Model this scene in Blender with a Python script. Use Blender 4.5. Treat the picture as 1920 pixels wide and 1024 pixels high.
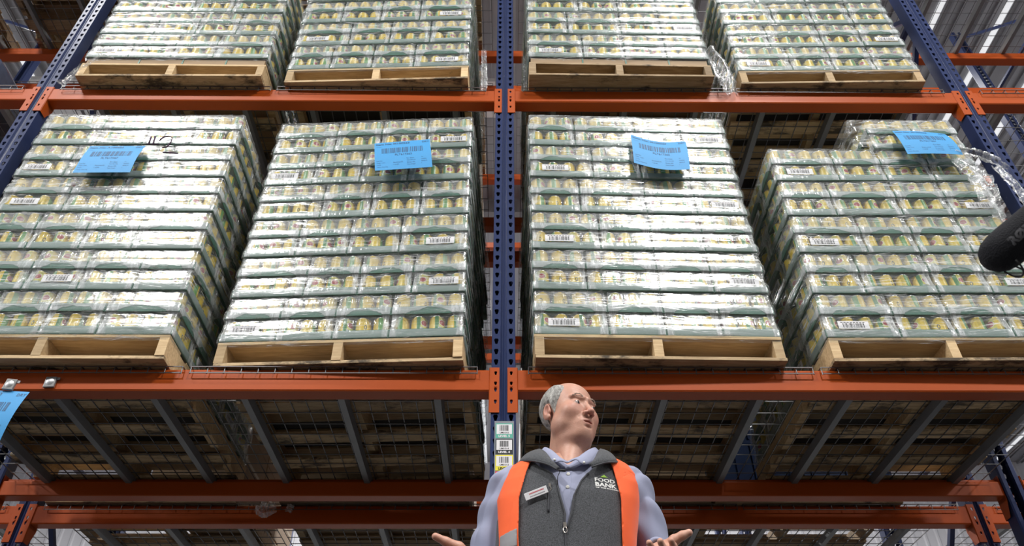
import bpy, bmesh, math, random
import numpy as np
from mathutils import Vector, Matrix
random.seed(7)
S = bpy.context.scene
for o in list(bpy.data.objects): bpy.data.objects.remove(o)
C = bpy.data.collections.new('warehouse'); S.collection.children.link(C)
CZ = 0.42                      # camera height above the floor (crouching photographer)

# ------------------------------------------------------------------ camera
def make_camera():
    f, pit, yaw, rol = 1463.05, 0.6947, 0.0101, -0.0038
    cy, sy, cp, sp, cr, sr = math.cos(yaw), math.sin(yaw), math.cos(pit), math.sin(pit), math.cos(rol), math.sin(rol)
    fw = Vector((sy*cp, cy*cp, sp)); rt = Vector((cy, -sy, 0)); up = rt.cross(fw)
    r2 = cr*rt + sr*up; u2 = -sr*rt + cr*up
    cd = bpy.data.cameras.new('camera'); cam = bpy.data.objects.new('camera', cd); C.objects.link(cam)
    M = Matrix((r2, u2, -fw)).transposed().to_4x4(); M.translation = Vector((0.0088, -2.6549, CZ))
    cam.matrix_world = M
    cd.sensor_width = 36; cd.lens = f/1920*36; cd.clip_start = 0.05; cd.clip_end = 200
    cd.dof.use_dof = True; cd.dof.focus_distance = 2.7; cd.dof.aperture_fstop = 11.0
    S.camera = cam
make_camera()
S.view_settings.view_transform = 'Standard'; S.view_settings.look = 'None'
S.view_settings.gamma = 1; S.view_settings.use_curve_mapping = False
S.view_settings.exposure = -0.12
S.cycles.transparent_max_bounces = 24; S.cycles.max_bounces = 8; S.cycles.diffuse_bounces = 3
S.cycles.glossy_bounces = 3; S.cycles.sample_clamp_indirect = 4.0
S.cycles.caustics_reflective = False; S.cycles.caustics_refractive = False
wd = bpy.data.worlds.new('world'); S.world = wd; wd.use_nodes = True
wd.node_tree.nodes['Background'].inputs[0].default_value = (0.8, 0.85, 1, 1)
wd.node_tree.nodes['Background'].inputs[1].default_value = 0.006
CEIL = 9.6
LAMPS = [(-12.7, -5.8), (-4.8, -5.8), (3.1, -5.8), (11.0, -5.8), (-5.6, 3.9), (-.8, 3.9), (4.0, 3.9), (8.0, 3.9), (-3.3, 9.0), (3.3, 9.0), (-4.6, -2.9), (2.1, -2.9)]
LAMP_W = [780]*4 + [50]*4 + [2000]*2 + [170]*2
def area(name, loc, w, sx, sy, col=(1, 0.985, 0.96), rot=(0, 0, 0)):
    l = bpy.data.lights.new(name, 'AREA'); l.shape = 'RECTANGLE'; l.size = sx; l.size_y = sy; l.energy = w; l.color = col
    o = bpy.data.objects.new(name, l); C.objects.link(o); o.location = loc; o.rotation_euler = rot; return o
for (x, y), w in zip(LAMPS, LAMP_W):
    area('ceiling_lamp_light', (x, y, CEIL-0.72), w, 1.25, .6)

# ------------------------------------------------------------------ helpers
def mesh_from(name, v, f, mat=None, smooth=False, uv=None):
    me = bpy.data.meshes.new(name); me.from_pydata([tuple(p) for p in v], [], [tuple(q) for q in f])
    if mat is not None:
        for m in (mat if isinstance(mat, (list, tuple)) else [mat]): me.materials.append(m)
    if smooth: me.polygons.foreach_set('use_smooth', [True]*len(me.polygons))
    if uv is not None:
        l = me.uv_layers.new(name='UVMap'); li = np.empty(len(me.loops), dtype=np.int32); me.loops.foreach_get('vertex_index', li)
        l.data.foreach_set('uv', np.asarray(uv, dtype=np.float32)[li].ravel())
    me.update(); return me
def link(name, me, parent=None, loc=None, rot=None):
    o = bpy.data.objects.new(name, me); C.objects.link(o)
    if parent is not None: o.parent = parent
    if loc is not None: o.location = loc
    if rot is not None: o.rotation_euler = rot
    return o
def tag(o, label=None, cat=None, group=None, kind=None):
    for k, v in (('label', label), ('category', cat), ('group', group), ('kind', kind)):
        if v: o[k] = v
    return o
def empty(name, loc, rz=0, **k):
    o = bpy.data.objects.new(name, None); C.objects.link(o); o.location = loc; o.rotation_euler = (0, 0, rz); o.empty_display_size = .1
    return tag(o, **k)
class MB:
    def __init__(s): s.v = []; s.f = []
    def box(s, x0, x1, y0, y1, z0, z1):
        n = len(s.v)
        s.v += [(x0,y0,z0),(x1,y0,z0),(x1,y1,z0),(x0,y1,z0),(x0,y0,z1),(x1,y0,z1),(x1,y1,z1),(x0,y1,z1)]
        s.f += [tuple(n+i for i in q) for q in ((0,3,2,1),(4,5,6,7),(0,1,5,4),(1,2,6,5),(2,3,7,6),(3,0,4,7))]; return s
    def tube(s, pts, r, seg=8, cap=True, flat=1.0):
        P = [Vector(p) for p in pts]; n0 = len(s.v); N = len(P)
        rr = r if isinstance(r, (list, tuple)) else [r]*N
        prev = None
        for i, p in enumerate(P):
            t = (P[min(i+1, N-1)]-P[max(i-1, 0)]).normalized()
            if prev is None:
                a = t.orthogonal().normalized()
                if abs(t.z) < .9: a = Vector((0,0,1)).cross(t).normalized()
            else: a = (prev - t*prev.dot(t)).normalized()
            prev = a; b = t.cross(a)
            for k in range(seg):
                an = 2*math.pi*k/seg + math.pi/seg
                s.v.append(tuple(p + a*math.cos(an)*rr[i] + b*math.sin(an)*rr[i]*flat))
        for i in range(N-1):
            for k in range(seg):
                k2 = (k+1) % seg
                s.f.append((n0+i*seg+k, n0+i*seg+k2, n0+(i+1)*seg+k2, n0+(i+1)*seg+k))
        if cap:
            s.f.append(tuple(n0+k for k in reversed(range(seg)))); s.f.append(tuple(n0+(N-1)*seg+k for k in range(seg)))
        return s
    def quad(s, a, b, c, d):
        n = len(s.v); s.v += [tuple(a), tuple(b), tuple(c), tuple(d)]; s.f.append((n, n+1, n+2, n+3)); return s
    def mesh(s, name, mat, smooth=False, bevel=0):
        me = mesh_from(name, s.v, s.f, mat, smooth)
        if bevel:
            bm = bmesh.new(); bm.from_mesh(me)
            bmesh.ops.bevel(bm, geom=bm.edges[:], offset=bevel, segments=2, profile=.6, affect='EDGES')
            bm.to_mesh(me); bm.free()
        return me
def lathe(prof, seg=24):
    v = []; f = []; uv = []
    for (r, z) in prof:
        for k in range(seg+1):
            a = 2*math.pi*k/seg; v.append((r*math.cos(a), r*math.sin(a), z)); uv.append((k/seg, z))
    for i in range(len(prof)-1):
        for k in range(seg): a = i*(seg+1)+k; f.append((a, a+1, a+seg+2, a+seg+1))
    return v, f, uv

# ------------------------------------------------------------------ materials
def nmat(name):
    m = bpy.data.materials.new(name); m.use_nodes = True; nt = m.node_tree
    b = nt.nodes['Principled BSDF']; return m, nt, b
def N(nt, t, **k):
    n = nt.nodes.new(t)
    for a, v in k.items():
        if a == 'op': n.operation = v
        else: setattr(n, a, v)
    return n
def lk(nt, a, b): nt.links.new(a, b)
def val(nt, op, a, b=None, clamp=False):
    n = nt.nodes.new('ShaderNodeMath'); n.operation = op; n.use_clamp = clamp
    for i, x in enumerate((a, b)):
        if x is None: continue
        if isinstance(x, (int, float)): n.inputs[i].default_value = x
        else: lk(nt, x, n.inputs[i])
    return n.outputs[0]
def noise(nt, vec, scale, detail=3, rough=.5, stretch=None):
    if stretch is not None:
        mp = N(nt, 'ShaderNodeMapping'); lk(nt, vec, mp.inputs[0]); mp.inputs['Scale'].default_value = stretch; vec = mp.outputs[0]
    n = N(nt, 'ShaderNodeTexNoise'); lk(nt, vec, n.inputs['Vector']); n.inputs['Scale'].default_value = scale
    n.inputs['Detail'].default_value = detail; n.inputs['Roughness'].default_value = rough; return n.outputs['Fac']
def ramp(nt, fac, stops, interp='LINEAR'):
    r = N(nt, 'ShaderNodeValToRGB'); lk(nt, fac, r.inputs[0]); cr = r.color_ramp; cr.interpolation = interp
    while len(cr.elements) < len(stops): cr.elements.new(.5)
    for e, (p, c) in zip(cr.elements, stops):
        e.position = p; e.color = (*c, 1) if not isinstance(c, (int, float)) else (c, c, c, 1)
    return r.outputs[0]
def mixc(nt, fac, a, b):
    m = N(nt, 'ShaderNodeMix', data_type='RGBA')
    if isinstance(fac, (int, float)): m.inputs[0].default_value = fac
    else: lk(nt, fac, m.inputs[0])
    for i, x in ((6, a), (7, b)):
        if isinstance(x, tuple): m.inputs[i].default_value = (*x, 1)
        else: lk(nt, x, m.inputs[i])
    return m.outputs[2]
def bump(nt, b, h, s=.3, d=.01):
    n = N(nt, 'ShaderNodeBump'); n.inputs['Strength'].default_value = s; n.inputs['Distance'].default_value = d
    lk(nt, h, n.inputs['Height']); lk(nt, n.outputs[0], b.inputs['Normal']); return n
def simple(name, col, rough=.5, metal=0, var=.12, scale=20, bmp=0, spec=.5):
    m, nt, b = nmat(name); tc = N(nt, 'ShaderNodeTexCoord').outputs['Object']
    n = noise(nt, tc, scale, 4)
    c = mixc(nt, n, tuple(x*(1-var) for x in col), tuple(min(1, x*(1+var)) for x in col))
    lk(nt, c, b.inputs['Base Color']); b.inputs['Roughness'].default_value = rough; b.inputs['Metallic'].default_value = metal
    b.inputs['Specular IOR Level'].default_value = spec
    if bmp: bump(nt, b, noise(nt, tc, scale*4, 3), bmp, .002)
    return m
def painted(name, col, dark, rough=.42):
    m, nt, b = nmat(name); tc = N(nt, 'ShaderNodeTexCoord').outputs['Object']; oi = N(nt, 'ShaderNodeObjectInfo').outputs['Random']
    n = noise(nt, tc, 3, 5, .6); s = noise(nt, tc, 30, 5, .7)
    c = mixc(nt, n, col, tuple(x*.86 for x in col))
    c = mixc(nt, ramp(nt, s, [(.66, 0.), (.78, .6)]), c, dark)
    lk(nt, c, b.inputs['Base Color']); b.inputs['Roughness'].default_value = rough
    b.inputs['Specular IOR Level'].default_value = .28; bump(nt, b, noise(nt, tc, 90, 2), .12, .001); return m
M_or = painted('orange_beam_paint', (.47, .078, .008), (.35, .07, .03))
M_bl = painted('blue_post_paint', (.030, .045, .125), (.3, .32, .4), .3)
M_gal = simple('galvanised_steel', (.42, .43, .44), .38, .8, .2, 8)
M_chan = simple('deck_channel_steel', (.20, .205, .21), .5, .6, .2, 8)
M_wire = simple('deck_wire_steel', (.15, .15, .155), .45, .7, .2, 8)
M_black = simple('black_rubber', (.012, .012, .013), .6)
M_ink = simple('printing_ink', (.008, .009, .012), .6, var=0)
M_white = simple('white_paper', (.78, .77, .79), .6, var=.03)
def wood_mat(name, c1, c2, stain=.45):
    m, nt, b = nmat(name); tc = N(nt, 'ShaderNodeTexCoord').outputs['Object']; oi = N(nt, 'ShaderNodeObjectInfo')
    ad = N(nt, 'ShaderNodeVectorMath', op='ADD'); lk(nt, tc, ad.inputs[0])
    cx = N(nt, 'ShaderNodeCombineXYZ'); lk(nt, val(nt, 'MULTIPLY', oi.outputs['Random'], 17.), cx.inputs[0]); lk(nt, val(nt, 'MULTIPLY', oi.outputs['Random'], 9.), cx.inputs[2]); lk(nt, cx.outputs[0], ad.inputs[1])
    g = noise(nt, ad.outputs[0], 9, 6, .65, (1, 9, 9)); w = noise(nt, ad.outputs[0], 2.2, 3, .6); st = noise(nt, ad.outputs[0], 5, 6, .7, (1, 2, 2))
    c = mixc(nt, ramp(nt, g, [(.38, 0.), (.62, 1.)]), c1, c2)
    c = mixc(nt, val(nt, 'MULTIPLY', ramp(nt, w, [(.35, 0.), (.8, 1.)]), .5), c, tuple(x*.5 for x in c2))
    hs = N(nt, 'ShaderNodeHueSaturation'); lk(nt, c, hs.inputs['Color']); lk(nt, val(nt, 'ADD', val(nt, 'MULTIPLY', oi.outputs['Random'], .5), .72), hs.inputs['Value'])
    c = mixc(nt, ramp(nt, st, [(stain+.12, 0.), (stain+.24, .9)]), hs.outputs[0], (.025, .018, .012))
    lk(nt, c, b.inputs['Base Color']); b.inputs['Roughness'].default_value = .75
    bump(nt, b, g, .35, .003); return m
M_wood = wood_mat('pallet_timber', (.74, .55, .31), (.56, .38, .20), .52)
M_woodx = wood_mat('pallet_timber_worn', (.44, .32, .19), (.30, .20, .10), .44)
M_green = simple('green_tray_card', (.055, .17, .12), .5, var=.15, scale=12)
M_card = simple('brown_cardboard', (.38, .26, .15), .7, var=.1, scale=15)
M_silver = simple('can_rim_metal', (.65, .65, .66), .25, 1)

def can_material():
    m, nt, b = nmat('can_label_print'); uv = N(nt, 'ShaderNodeUVMap').outputs[0]; sx = N(nt, 'ShaderNodeSeparateXYZ'); lk(nt, uv, sx.inputs[0])
    u, v = sx.outputs[0], sx.outputs[1]
    cxy = N(nt, 'ShaderNodeCombineXYZ'); lk(nt, u, cxy.inputs[0]); lk(nt, val(nt, 'MULTIPLY', v, 1.), cxy.inputs[1])
    wob = noise(nt, cxy.outputs[0], 9, 2)
    # diagonal boundary between yellow and green panels
    uu = val(nt, 'ADD', u, val(nt, 'MULTIPLY', val(nt, 'SUBTRACT', v, .055), .25))
    base = ramp(nt, uu, [(0, (.80, .56, .03)), (.36, (.05, .24, .06)), (.44, (.66, .60, .10)), (.62, (.80, .58, .04)), (.80, (.12, .34, .07)), (.90, (.78, .55, .04))], 'CONSTANT')
    # picture panel at u .42-.60 low, mottled
    pic = ramp(nt, noise(nt, cxy.outputs[0], 60, 3), [(.35, (.12, .18, .28)), (.5, (.38, .44, .42)), (.62, (.60, .55, .3))])
    inp = val(nt, 'MULTIPLY', val(nt, 'LESS_THAN', val(nt, 'ABSOLUTE', val(nt, 'SUBTRACT', u, .52)), .09), val(nt, 'LESS_THAN', v, .052))
    c = mixc(nt, inp, base, pic)
    def oval(u0, v0, a, bb):
        du = val(nt, 'DIVIDE', val(nt, 'SUBTRACT', u, u0), a); dv = val(nt, 'DIVIDE', val(nt, 'SUBTRACT', v, v0), bb)
        return val(nt, 'ADD', val(nt, 'MULTIPLY', du, du), val(nt, 'MULTIPLY', dv, dv))
    d = oval(.52, .075, .07, .013)
    c = mixc(nt, val(nt, 'LESS_THAN', d, 1.25), c, (.8, .8, .78)); c = mixc(nt, val(nt, 'LESS_THAN', d, .95), c, (.38, .02, .02))
    # dark print mark on the yellow back
    d2 = oval(.12, .06, .03, .012); d3 = oval(.12, .06, .015, .006)
    c = mixc(nt, val(nt, 'MULTIPLY', val(nt, 'LESS_THAN', d2, 1), val(nt, 'GREATER_THAN', d3, 1)), c, (.06, .07, .03))
    ln = val(nt, 'MULTIPLY', val(nt, 'GREATER_THAN', val(nt, 'SINE', val(nt, 'MULTIPLY', v, 1400.)), .4), val(nt, 'MULTIPLY', val(nt, 'LESS_THAN', val(nt, 'ABSOLUTE', val(nt, 'SUBTRACT', u, .76)), .05), val(nt, 'GREATER_THAN', noise(nt, cxy.outputs[0], 120, 1), .48)))
    c = mixc(nt, ln, c, (.1, .12, .05))
    rim = val(nt, 'GREATER_THAN', val(nt, 'ABSOLUTE', val(nt, 'SUBTRACT', v, .0535)), .0495)
    c = mixc(nt, rim, c, (.6, .6, .6))
    hs = N(nt, 'ShaderNodeHueSaturation'); lk(nt, c, hs.inputs['Color']); hs.inputs['Saturation'].default_value = 1.0; hs.inputs['Value'].default_value = .95
    lk(nt, hs.outputs[0], b.inputs['Base Color']); lk(nt, rim, b.inputs['Metallic'])
    b.inputs['Roughness'].default_value = .35; return m
M_can = can_material()

def film_mat(name, kind):
    """thin clear plastic: haze + gloss over a transparent sheet; uv are metres along the sheet and height"""
    m = bpy.data.materials.new(name); m.use_nodes = True; nt = m.node_tree; nt.nodes.clear()
    out = N(nt, 'ShaderNodeOutputMaterial'); uv = N(nt, 'ShaderNodeUVMap').outputs[0]
    oi = N(nt, 'ShaderNodeObjectInfo').outputs['Random']
    off = N(nt, 'ShaderNodeCombineXYZ'); lk(nt, val(nt, 'MULTIPLY', oi, 31.), off.inputs[0]); lk(nt, val(nt, 'MULTIPLY', oi, 13.), off.inputs[2])
    ad = N(nt, 'ShaderNodeVectorMath', op='ADD'); lk(nt, uv, ad.inputs[0]); lk(nt, off.outputs[0], ad.inputs[1]); P = ad.outputs[0]
    sp = N(nt, 'ShaderNodeSeparateXYZ'); lk(nt, uv, sp.inputs[0]); u, v = sp.outputs[0], sp.outputs[1]
    if kind == 'stretch':
        warp = noise(nt, P, 2.2, 2); 
        mp = N(nt, 'ShaderNodeMapping'); lk(nt, P, mp.inputs[0]); mp.inputs['Rotation'].default_value = (0, 0, .05); mp.inputs['Scale'].default_value = (1, 14, 1)
        wv = N(nt, 'ShaderNodeVectorMath', op='ADD'); lk(nt, mp.outputs[0], wv.inputs[0])
        wc = N(nt, 'ShaderNodeCombineXYZ'); lk(nt, val(nt, 'MULTIPLY', warp, 1.6), wc.inputs[1]); lk(nt, wc.outputs[0], wv.inputs[1])
        st = noise(nt, wv.outputs[0], 5, 5, .62); st2 = noise(nt, wv.outputs[0], 16, 4, .6)
        big = noise(nt, P, 3.0, 2, .5, (1, 2.5, 1))
        dg = noise(nt, P, 9, 4, .7, (1, 1.6, 1))
        haze = val(nt, 'ADD', val(nt, 'MULTIPLY', ramp(nt, st, [(.52, 0.), (.66, 1.)]), .30), val(nt, 'MULTIPLY', ramp(nt, st2, [(.56, 0.), (.66, 1.)]), .55))
        haze = val(nt, 'MULTIPLY', haze, ramp(nt, big, [(.38, .2), (.60, 1.)]))
        haze = val(nt, 'ADD', val(nt, 'MULTIPLY', haze, 1.35), .035)
        hgt = val(nt, 'ADD', val(nt, 'ADD', noise(nt, wv.outputs[0], 3.2, 2, .45), val(nt, 'MULTIPLY', noise(nt, wv.outputs[0], 13, 1, .4), .14)), val(nt, 'MULTIPLY', noise(nt, P, 9, 3, .5, (1, 1.6, 1)), 1.5))
        bs, bd, rough = 1.0, .0030, .17
    elif kind == 'shrink':
        # u = -0.5..0.5 across one side of the case, v = height in metres (0..0.231)
        au = val(nt, 'ABSOLUTE', u)
        # arch of clear film over the lower row, hazy gathered folds between the arches
        vv = val(nt, 'DIVIDE', val(nt, 'SUBTRACT', v, .045), .105)
        uu = val(nt, 'DIVIDE', au, .43)
        r = val(nt, 'ADD', val(nt, 'POWER', val(nt, 'ABSOLUTE', uu), 3.), val(nt, 'POWER', val(nt, 'ABSOLUTE', vv), 3.))
        wn = noise(nt, P, 4, 2, .5)
        r = val(nt, 'ADD', r, val(nt, 'MULTIPLY', val(nt, 'SUBTRACT', wn, .5), .9))
        outside = ramp(nt, r, [(.75, 0.), (1.0, 1.)])
        low = val(nt, 'LESS_THAN', v, .17)
        edge = ramp(nt, au, [(.26, 0.), (.44, 1.)])
        sn = noise(nt, P, 5, 5, .7, (3.4, 2.2, 1)); sn2 = noise(nt, P, 60, 3, .6, (2, 1, 1))
        strand = ramp(nt, sn, [(.50, 0.), (.66, 1.)])
        fold = val(nt, 'MULTIPLY', val(nt, 'MULTIPLY', outside, edge), low)
        rim = val(nt, 'MULTIPLY', ramp(nt, r, [(.70, 0.), (.85, 1.), (1.05, 0.)]), val(nt, 'GREATER_THAN', v, .05))
        haze = val(nt, 'ADD', val(nt, 'MULTIPLY', outside, .19), val(nt, 'MULTIPLY', fold, val(nt, 'ADD', val(nt, 'MULTIPLY', strand, 1.2), .12)))
        haze = val(nt, 'ADD', haze, val(nt, 'MULTIPLY', rim, .32))
        lipb = val(nt, 'ADD', val(nt, 'LESS_THAN', v, .036), val(nt, 'MULTIPLY', val(nt, 'LESS_THAN', val(nt, 'ABSOLUTE', val(nt, 'SUBTRACT', v, .1325)), .019), outside))
        haze = val(nt, 'ADD', haze, val(nt, 'MULTIPLY', lipb, .25))
        haze = val(nt, 'ADD', haze, .045)
        hgt = val(nt, 'ADD', noise(nt, P, 5, 2, .45, (3.4, 3.0, 1)), val(nt, 'MULTIPLY', noise(nt, P, 22, 1, .4, (2.5, 4., 1)), .12))
        bs, bd, rough = 1.0, .0018, .13
    else:  # crumpled
        sn = noise(nt, P, 10, 5, .75); sn2 = noise(nt, P, 40, 4, .7, (1, 3, 1))
        haze = val(nt, 'ADD', ramp(nt, sn, [(.42, .04), (.62, .35)]), val(nt, 'MULTIPLY', ramp(nt, sn2, [(.5, 0.), (.64, 1.)]), .35))
        hgt = val(nt, 'ADD', sn, val(nt, 'MULTIPLY', sn2, .4)); bs, bd, rough = 1.0, .006, .12
    bp = N(nt, 'ShaderNodeBump'); bp.inputs['Strength'].default_value = bs; bp.inputs['Distance'].default_value = bd; lk(nt, hgt, bp.inputs['Height'])
    tr = N(nt, 'ShaderNodeBsdfTransparent'); tr.inputs[0].default_value = (.97, .98, .98, 1)
    df = N(nt, 'ShaderNodeBsdfDiffuse'); df.inputs[0].default_value = (.86, .88, .90, 1); lk(nt, bp.outputs[0], df.inputs['Normal'])
    tl = N(nt, 'ShaderNodeBsdfTranslucent'); tl.inputs[0].default_value = (.86, .88, .90, 1)
    dt = N(nt, 'ShaderNodeMixShader'); dt.inputs[0].default_value = .15; lk(nt, df.outputs[0], dt.inputs[1]); lk(nt, tl.outputs[0], dt.inputs[2])
    a = N(nt, 'ShaderNodeMixShader'); lk(nt, val(nt, 'MINIMUM', haze, .9), a.inputs[0]); lk(nt, tr.outputs[0], a.inputs[1]); lk(nt, dt.outputs[0], a.inputs[2])
    gl = N(nt, 'ShaderNodeBsdfGlossy'); gl.inputs['Roughness'].default_value = rough; gl.inputs[0].default_value = (1, 1, 1, 1); lk(nt, bp.outputs[0], gl.inputs['Normal'])
    
    g = N(nt, 'ShaderNodeMixShader'); g.inputs[0].default_value = {'stretch': .06, 'shrink': .038, 'crumple': .12}[kind]; lk(nt, a.outputs[0], g.inputs[1]); lk(nt, gl.outputs[0], g.inputs[2])
    lk(nt, g.outputs[0], out.inputs[0]); return m
M_stretch = film_mat('stretch_wrap_film', 'stretch')
M_shrink = film_mat('shrink_film', 'shrink')
M_crum = film_mat('crumpled_film', 'crumple')

# ------------------------------------------------------------------ text -> flat mesh data
_tc = {}
def text_geo(s, bold=0.0):
    k = (s, bold)
    if k in _tc: return _tc[k]
    cu = bpy.data.curves.new('t', 'FONT'); cu.body = s; cu.size = 1; cu.offset = bold; cu.resolution_u = 2
    ob = bpy.data.objects.new('t', cu); C.objects.link(ob)
    bpy.context.view_layer.update()
    me = bpy.data.meshes.new_from_object(ob.evaluated_get(bpy.context.evaluated_depsgraph_get()))
    v = [(p.co.x, p.co.y) for p in me.vertices]; f = [tuple(q.vertices) for q in me.polygons]
    bpy.data.objects.remove(ob); bpy.data.curves.remove(cu); bpy.data.meshes.remove(me)
    x0 = min(p[0] for p in v); x1 = max(p[0] for p in v); y0 = min(p[1] for p in v); y1 = max(p[1] for p in v)
    v = [((p[0]-x0), (p[1]-y0)) for p in v]; _tc[k] = (v, f, x1-x0, y1-y0); return _tc[k]
class Flat:
    """2D print collector in metres, later mapped to a surface"""
    def __init__(s): s.v = []; s.f = []
    def text(s, t, x, y, h, bold=0., w=None, center=False, slant=0):
        v, f, tw, th = text_geo(t, bold); k = h/th; kx = (w/tw) if w else k
        if center: x -= tw*kx/2
        n = len(s.v); s.v += [(x+p[0]*kx+slant*p[1]*k, y+p[1]*k) for p in v]; s.f += [tuple(n+i for i in q) for q in f]
    def rect(s, x0, x1, y0, y1):
        n = len(s.v); s.v += [(x0,y0),(x1,y0),(x1,y1),(x0,y1)]; s.f.append((n,n+1,n+2,n+3))
    def bars(s, x0, x1, y0, y1, seed=1, n=34):
        r = random.Random(seed); ws = [r.choice((1,1,2,3)) for _ in range(n*2)]; T = sum(ws); x = x0
        for i, w in enumerate(ws):
            d = (x1-x0)*w/T
            if i % 2 == 0: s.rect(x, x+d, y0, y1)
            x += d
    def mesh(s, name, mat, fn): return mesh_from(name, [fn(*p) for p in s.v], s.f, mat)

# ------------------------------------------------------------------ building shell
def structure(name, me, parent=None):
    o = link(name, me, parent)
    if parent is None: o['kind'] = 'structure'
    return o
def concrete():
    m, nt, b = nmat('polished_concrete'); tc = N(nt, 'ShaderNodeTexCoord').outputs['Object']
    c = ramp(nt, noise(nt, tc, 1.3, 6, .6), [(.3, (.045, .045, .044)), (.7, (.065, .064, .062))]); lk(nt, c, b.inputs['Base Color']); b.inputs['Roughness'].default_value = .35
    return m
structure('floor', MB().box(-14, 14, -14, 16, -.1, 0).mesh('floor', concrete()))
M_wallp = simple('white_wall_panel', (.70, .70, .74), .6, var=.05, scale=.8)
M_deck = simple('roof_deck_steel', (.36, .36, .38), .5, .3, .25, 1.5)
M_strip = simple('glow_added_strip', (.85, .85, .84), .5, var=.05)   # white strips in the roof, with a glow added to brighten them
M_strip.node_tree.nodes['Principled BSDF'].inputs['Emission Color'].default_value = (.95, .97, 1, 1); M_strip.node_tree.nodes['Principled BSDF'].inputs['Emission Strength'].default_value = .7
def ribbed_wall(name, a, b, z0, z1, nrm):
    a = Vector(a); b = Vector(b); d = (b-a); L = d.length; d.normalize(); n = Vector(nrm); mb = MB(); x = 0; pts = []
    while x < L:
        for dx, o in ((0, 0), (.2, 0), (.225, .03), (.275, .03), (.30, 0)): pts.append((min(x+dx, L), o))
        x += .30
    for (x0, o0), (x1, o1) in zip(pts, pts[1:]):
        if x1 > x0: mb.quad(a+d*x0+n*o0+Vector((0,0,z0)), a+d*x1+n*o1+Vector((0,0,z0)), a+d*x1+n*o1+Vector((0,0,z1)), a+d*x0+n*o0+Vector((0,0,z1)))
    structure(name, mb.mesh(name, M_wallp))
ribbed_wall('wall_back', (-14, 16, 0), (14, 16, 0), 0, CEIL, (0, -1, 0))
ribbed_wall('wall_left', (-14, -14, 0), (-14, 16, 0), 0, CEIL, (1, 0, 0))
ribbed_wall('wall_right', (14, -14, 0), (14, 16, 0), 0, CEIL, (-1, 0, 0))
structure('wall_front', MB().box(-14, 14, -14.1, -14, 0, CEIL).mesh('wall_front', simple('dark_block_wall', (.16, .15, .14), .8)))
ceil = structure('ceiling', MB().box(-14, 14, -14, 16, CEIL, CEIL+.1).mesh('ceiling', M_deck))
rib = MB(); x = -14
while x < 14:
    rib.box(x, x+.05, -14, 16, CEIL-.05, CEIL); rib.box(x+.15, x+.17, -14, 16, CEIL-.03, CEIL); x += .44
o = structure('deck_rib', rib.mesh('deck_rib', M_deck), ceil); o['kind'] = 'stuff'
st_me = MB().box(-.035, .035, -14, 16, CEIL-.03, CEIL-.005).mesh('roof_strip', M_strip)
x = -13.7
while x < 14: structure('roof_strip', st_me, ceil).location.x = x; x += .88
jo = MB().box(-14, 14, -.06, .06, -.35, -.05).box(-14, 14, -.11, .11, -.36, -.345).mesh('roof_beam', simple('roof_beam_paint', (.2, .2, .21), .6))
for y in (-10, -4, -.5, 2.4, 6.5, 11): structure('roof_beam', jo, ceil).location = (0, y, CEIL)
# ceiling lamps
lamp_body = MB().box(-.66, .66, -.3, .3, 0, .07).box(-.5, .5, -.22, .22, .07, .12).mesh('lamp_housing', simple('lamp_white_metal', (.8, .8, .8), .4))
lamp_rod = MB().tube([(0, 0, .1), (0, 0, .7)], .012, 6).mesh('hanger', M_gal)
for i, (x, y) in enumerate(LAMPS):
    row = 'aisle where the man stands' if y < 0 else ('aisle behind the racks' if y < 6 else 'back of the hall')
    if y < 6: k = i % 4
    else: k = i-8
    if i >= 10: k = i-10; row = 'rack face'
    t = empty('ceiling_lamp', (x, y, CEIL-.7), label='white ceiling lamp over the %s, %s from left' % (row, ('first', 'second', 'third', 'fourth')[k]), cat='lamp', group='ceiling lamps over the ' + row)
    link('housing', lamp_body, t); link('hanger', lamp_rod, t, (0, 0, 0))

# ------------------------------------------------------------------ pallet racking
BAY = 2.525; HW = .0475
ZL = {1: 1.608+CZ, 2: 3.422+CZ, 3: 5.255+CZ, 4: 7.08+CZ}
POST_H = 8.2; HP = .0508; H0 = 4.8065 - HP*93
def post_mesh():
    mb = MB(); n = int((POST_H-.15)/HP)
    tear = [(-.0095, .006), (-.006, .0125), (.006, .0125), (.0095, .006), (.004, -.0145), (-.004, -.0145)]
    def strip(xc, x0, x1):
        for k in range(n):
            z = H0+k*HP; a, b = z-HP/2, z+HP/2
            oc = [(x0, z+.006), (x0, b), (x1, b), (x1, z+.006), (x1, a), (x0, a)]
            i0 = len(mb.v)
            mb.v += [(p[0], 0, p[1]) for p in oc] + [(xc+p[0], 0, z+p[1]) for p in tear] + [(xc+p[0], .004, z+p[1]) for p in tear]
            for j in range(6):
                j2 = (j+1) % 6; mb.f.append((i0+j2, i0+j, i0+6+j, i0+6+j2)); mb.f.append((i0+6+j2, i0+6+j, i0+12+j, i0+12+j2))
    strip(-.030, -HW, -.0135); strip(.030, .0135, HW)
    zt = H0+(n-.5)*HP; zb = 0.012
    def prof(pts):
        for (xa, ya), (xb, yb) in zip(pts, pts[1:]): mb.quad((xa, ya, zb), (xb, yb, zb), (xb, yb, zt), (xa, ya, zt))
    prof([(-.0135, 0), (-.008, .010), (-.003, .010), (0, .007), (.003, .010), (.008, .010), (.0135, 0)])
    prof([(HW, 0), (HW+.001, .004), (HW+.001, .072), (HW-.006, .078), (.022, .078)]); prof([(-.022, .078), (-HW+.006, .078), (-HW-.001, .072), (-HW-.001, .004), (-HW, 0)])
    prof([(.022, .078), (.022, .066)]); prof([(-.022, .066), (-.022, .078)])
    return mb.mesh('post', M_bl)
ME_post = post_mesh()
ME_foot = MB().box(-.07, .07, -.03, .11, 0, .012).mesh('foot_plate', M_bl)
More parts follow.
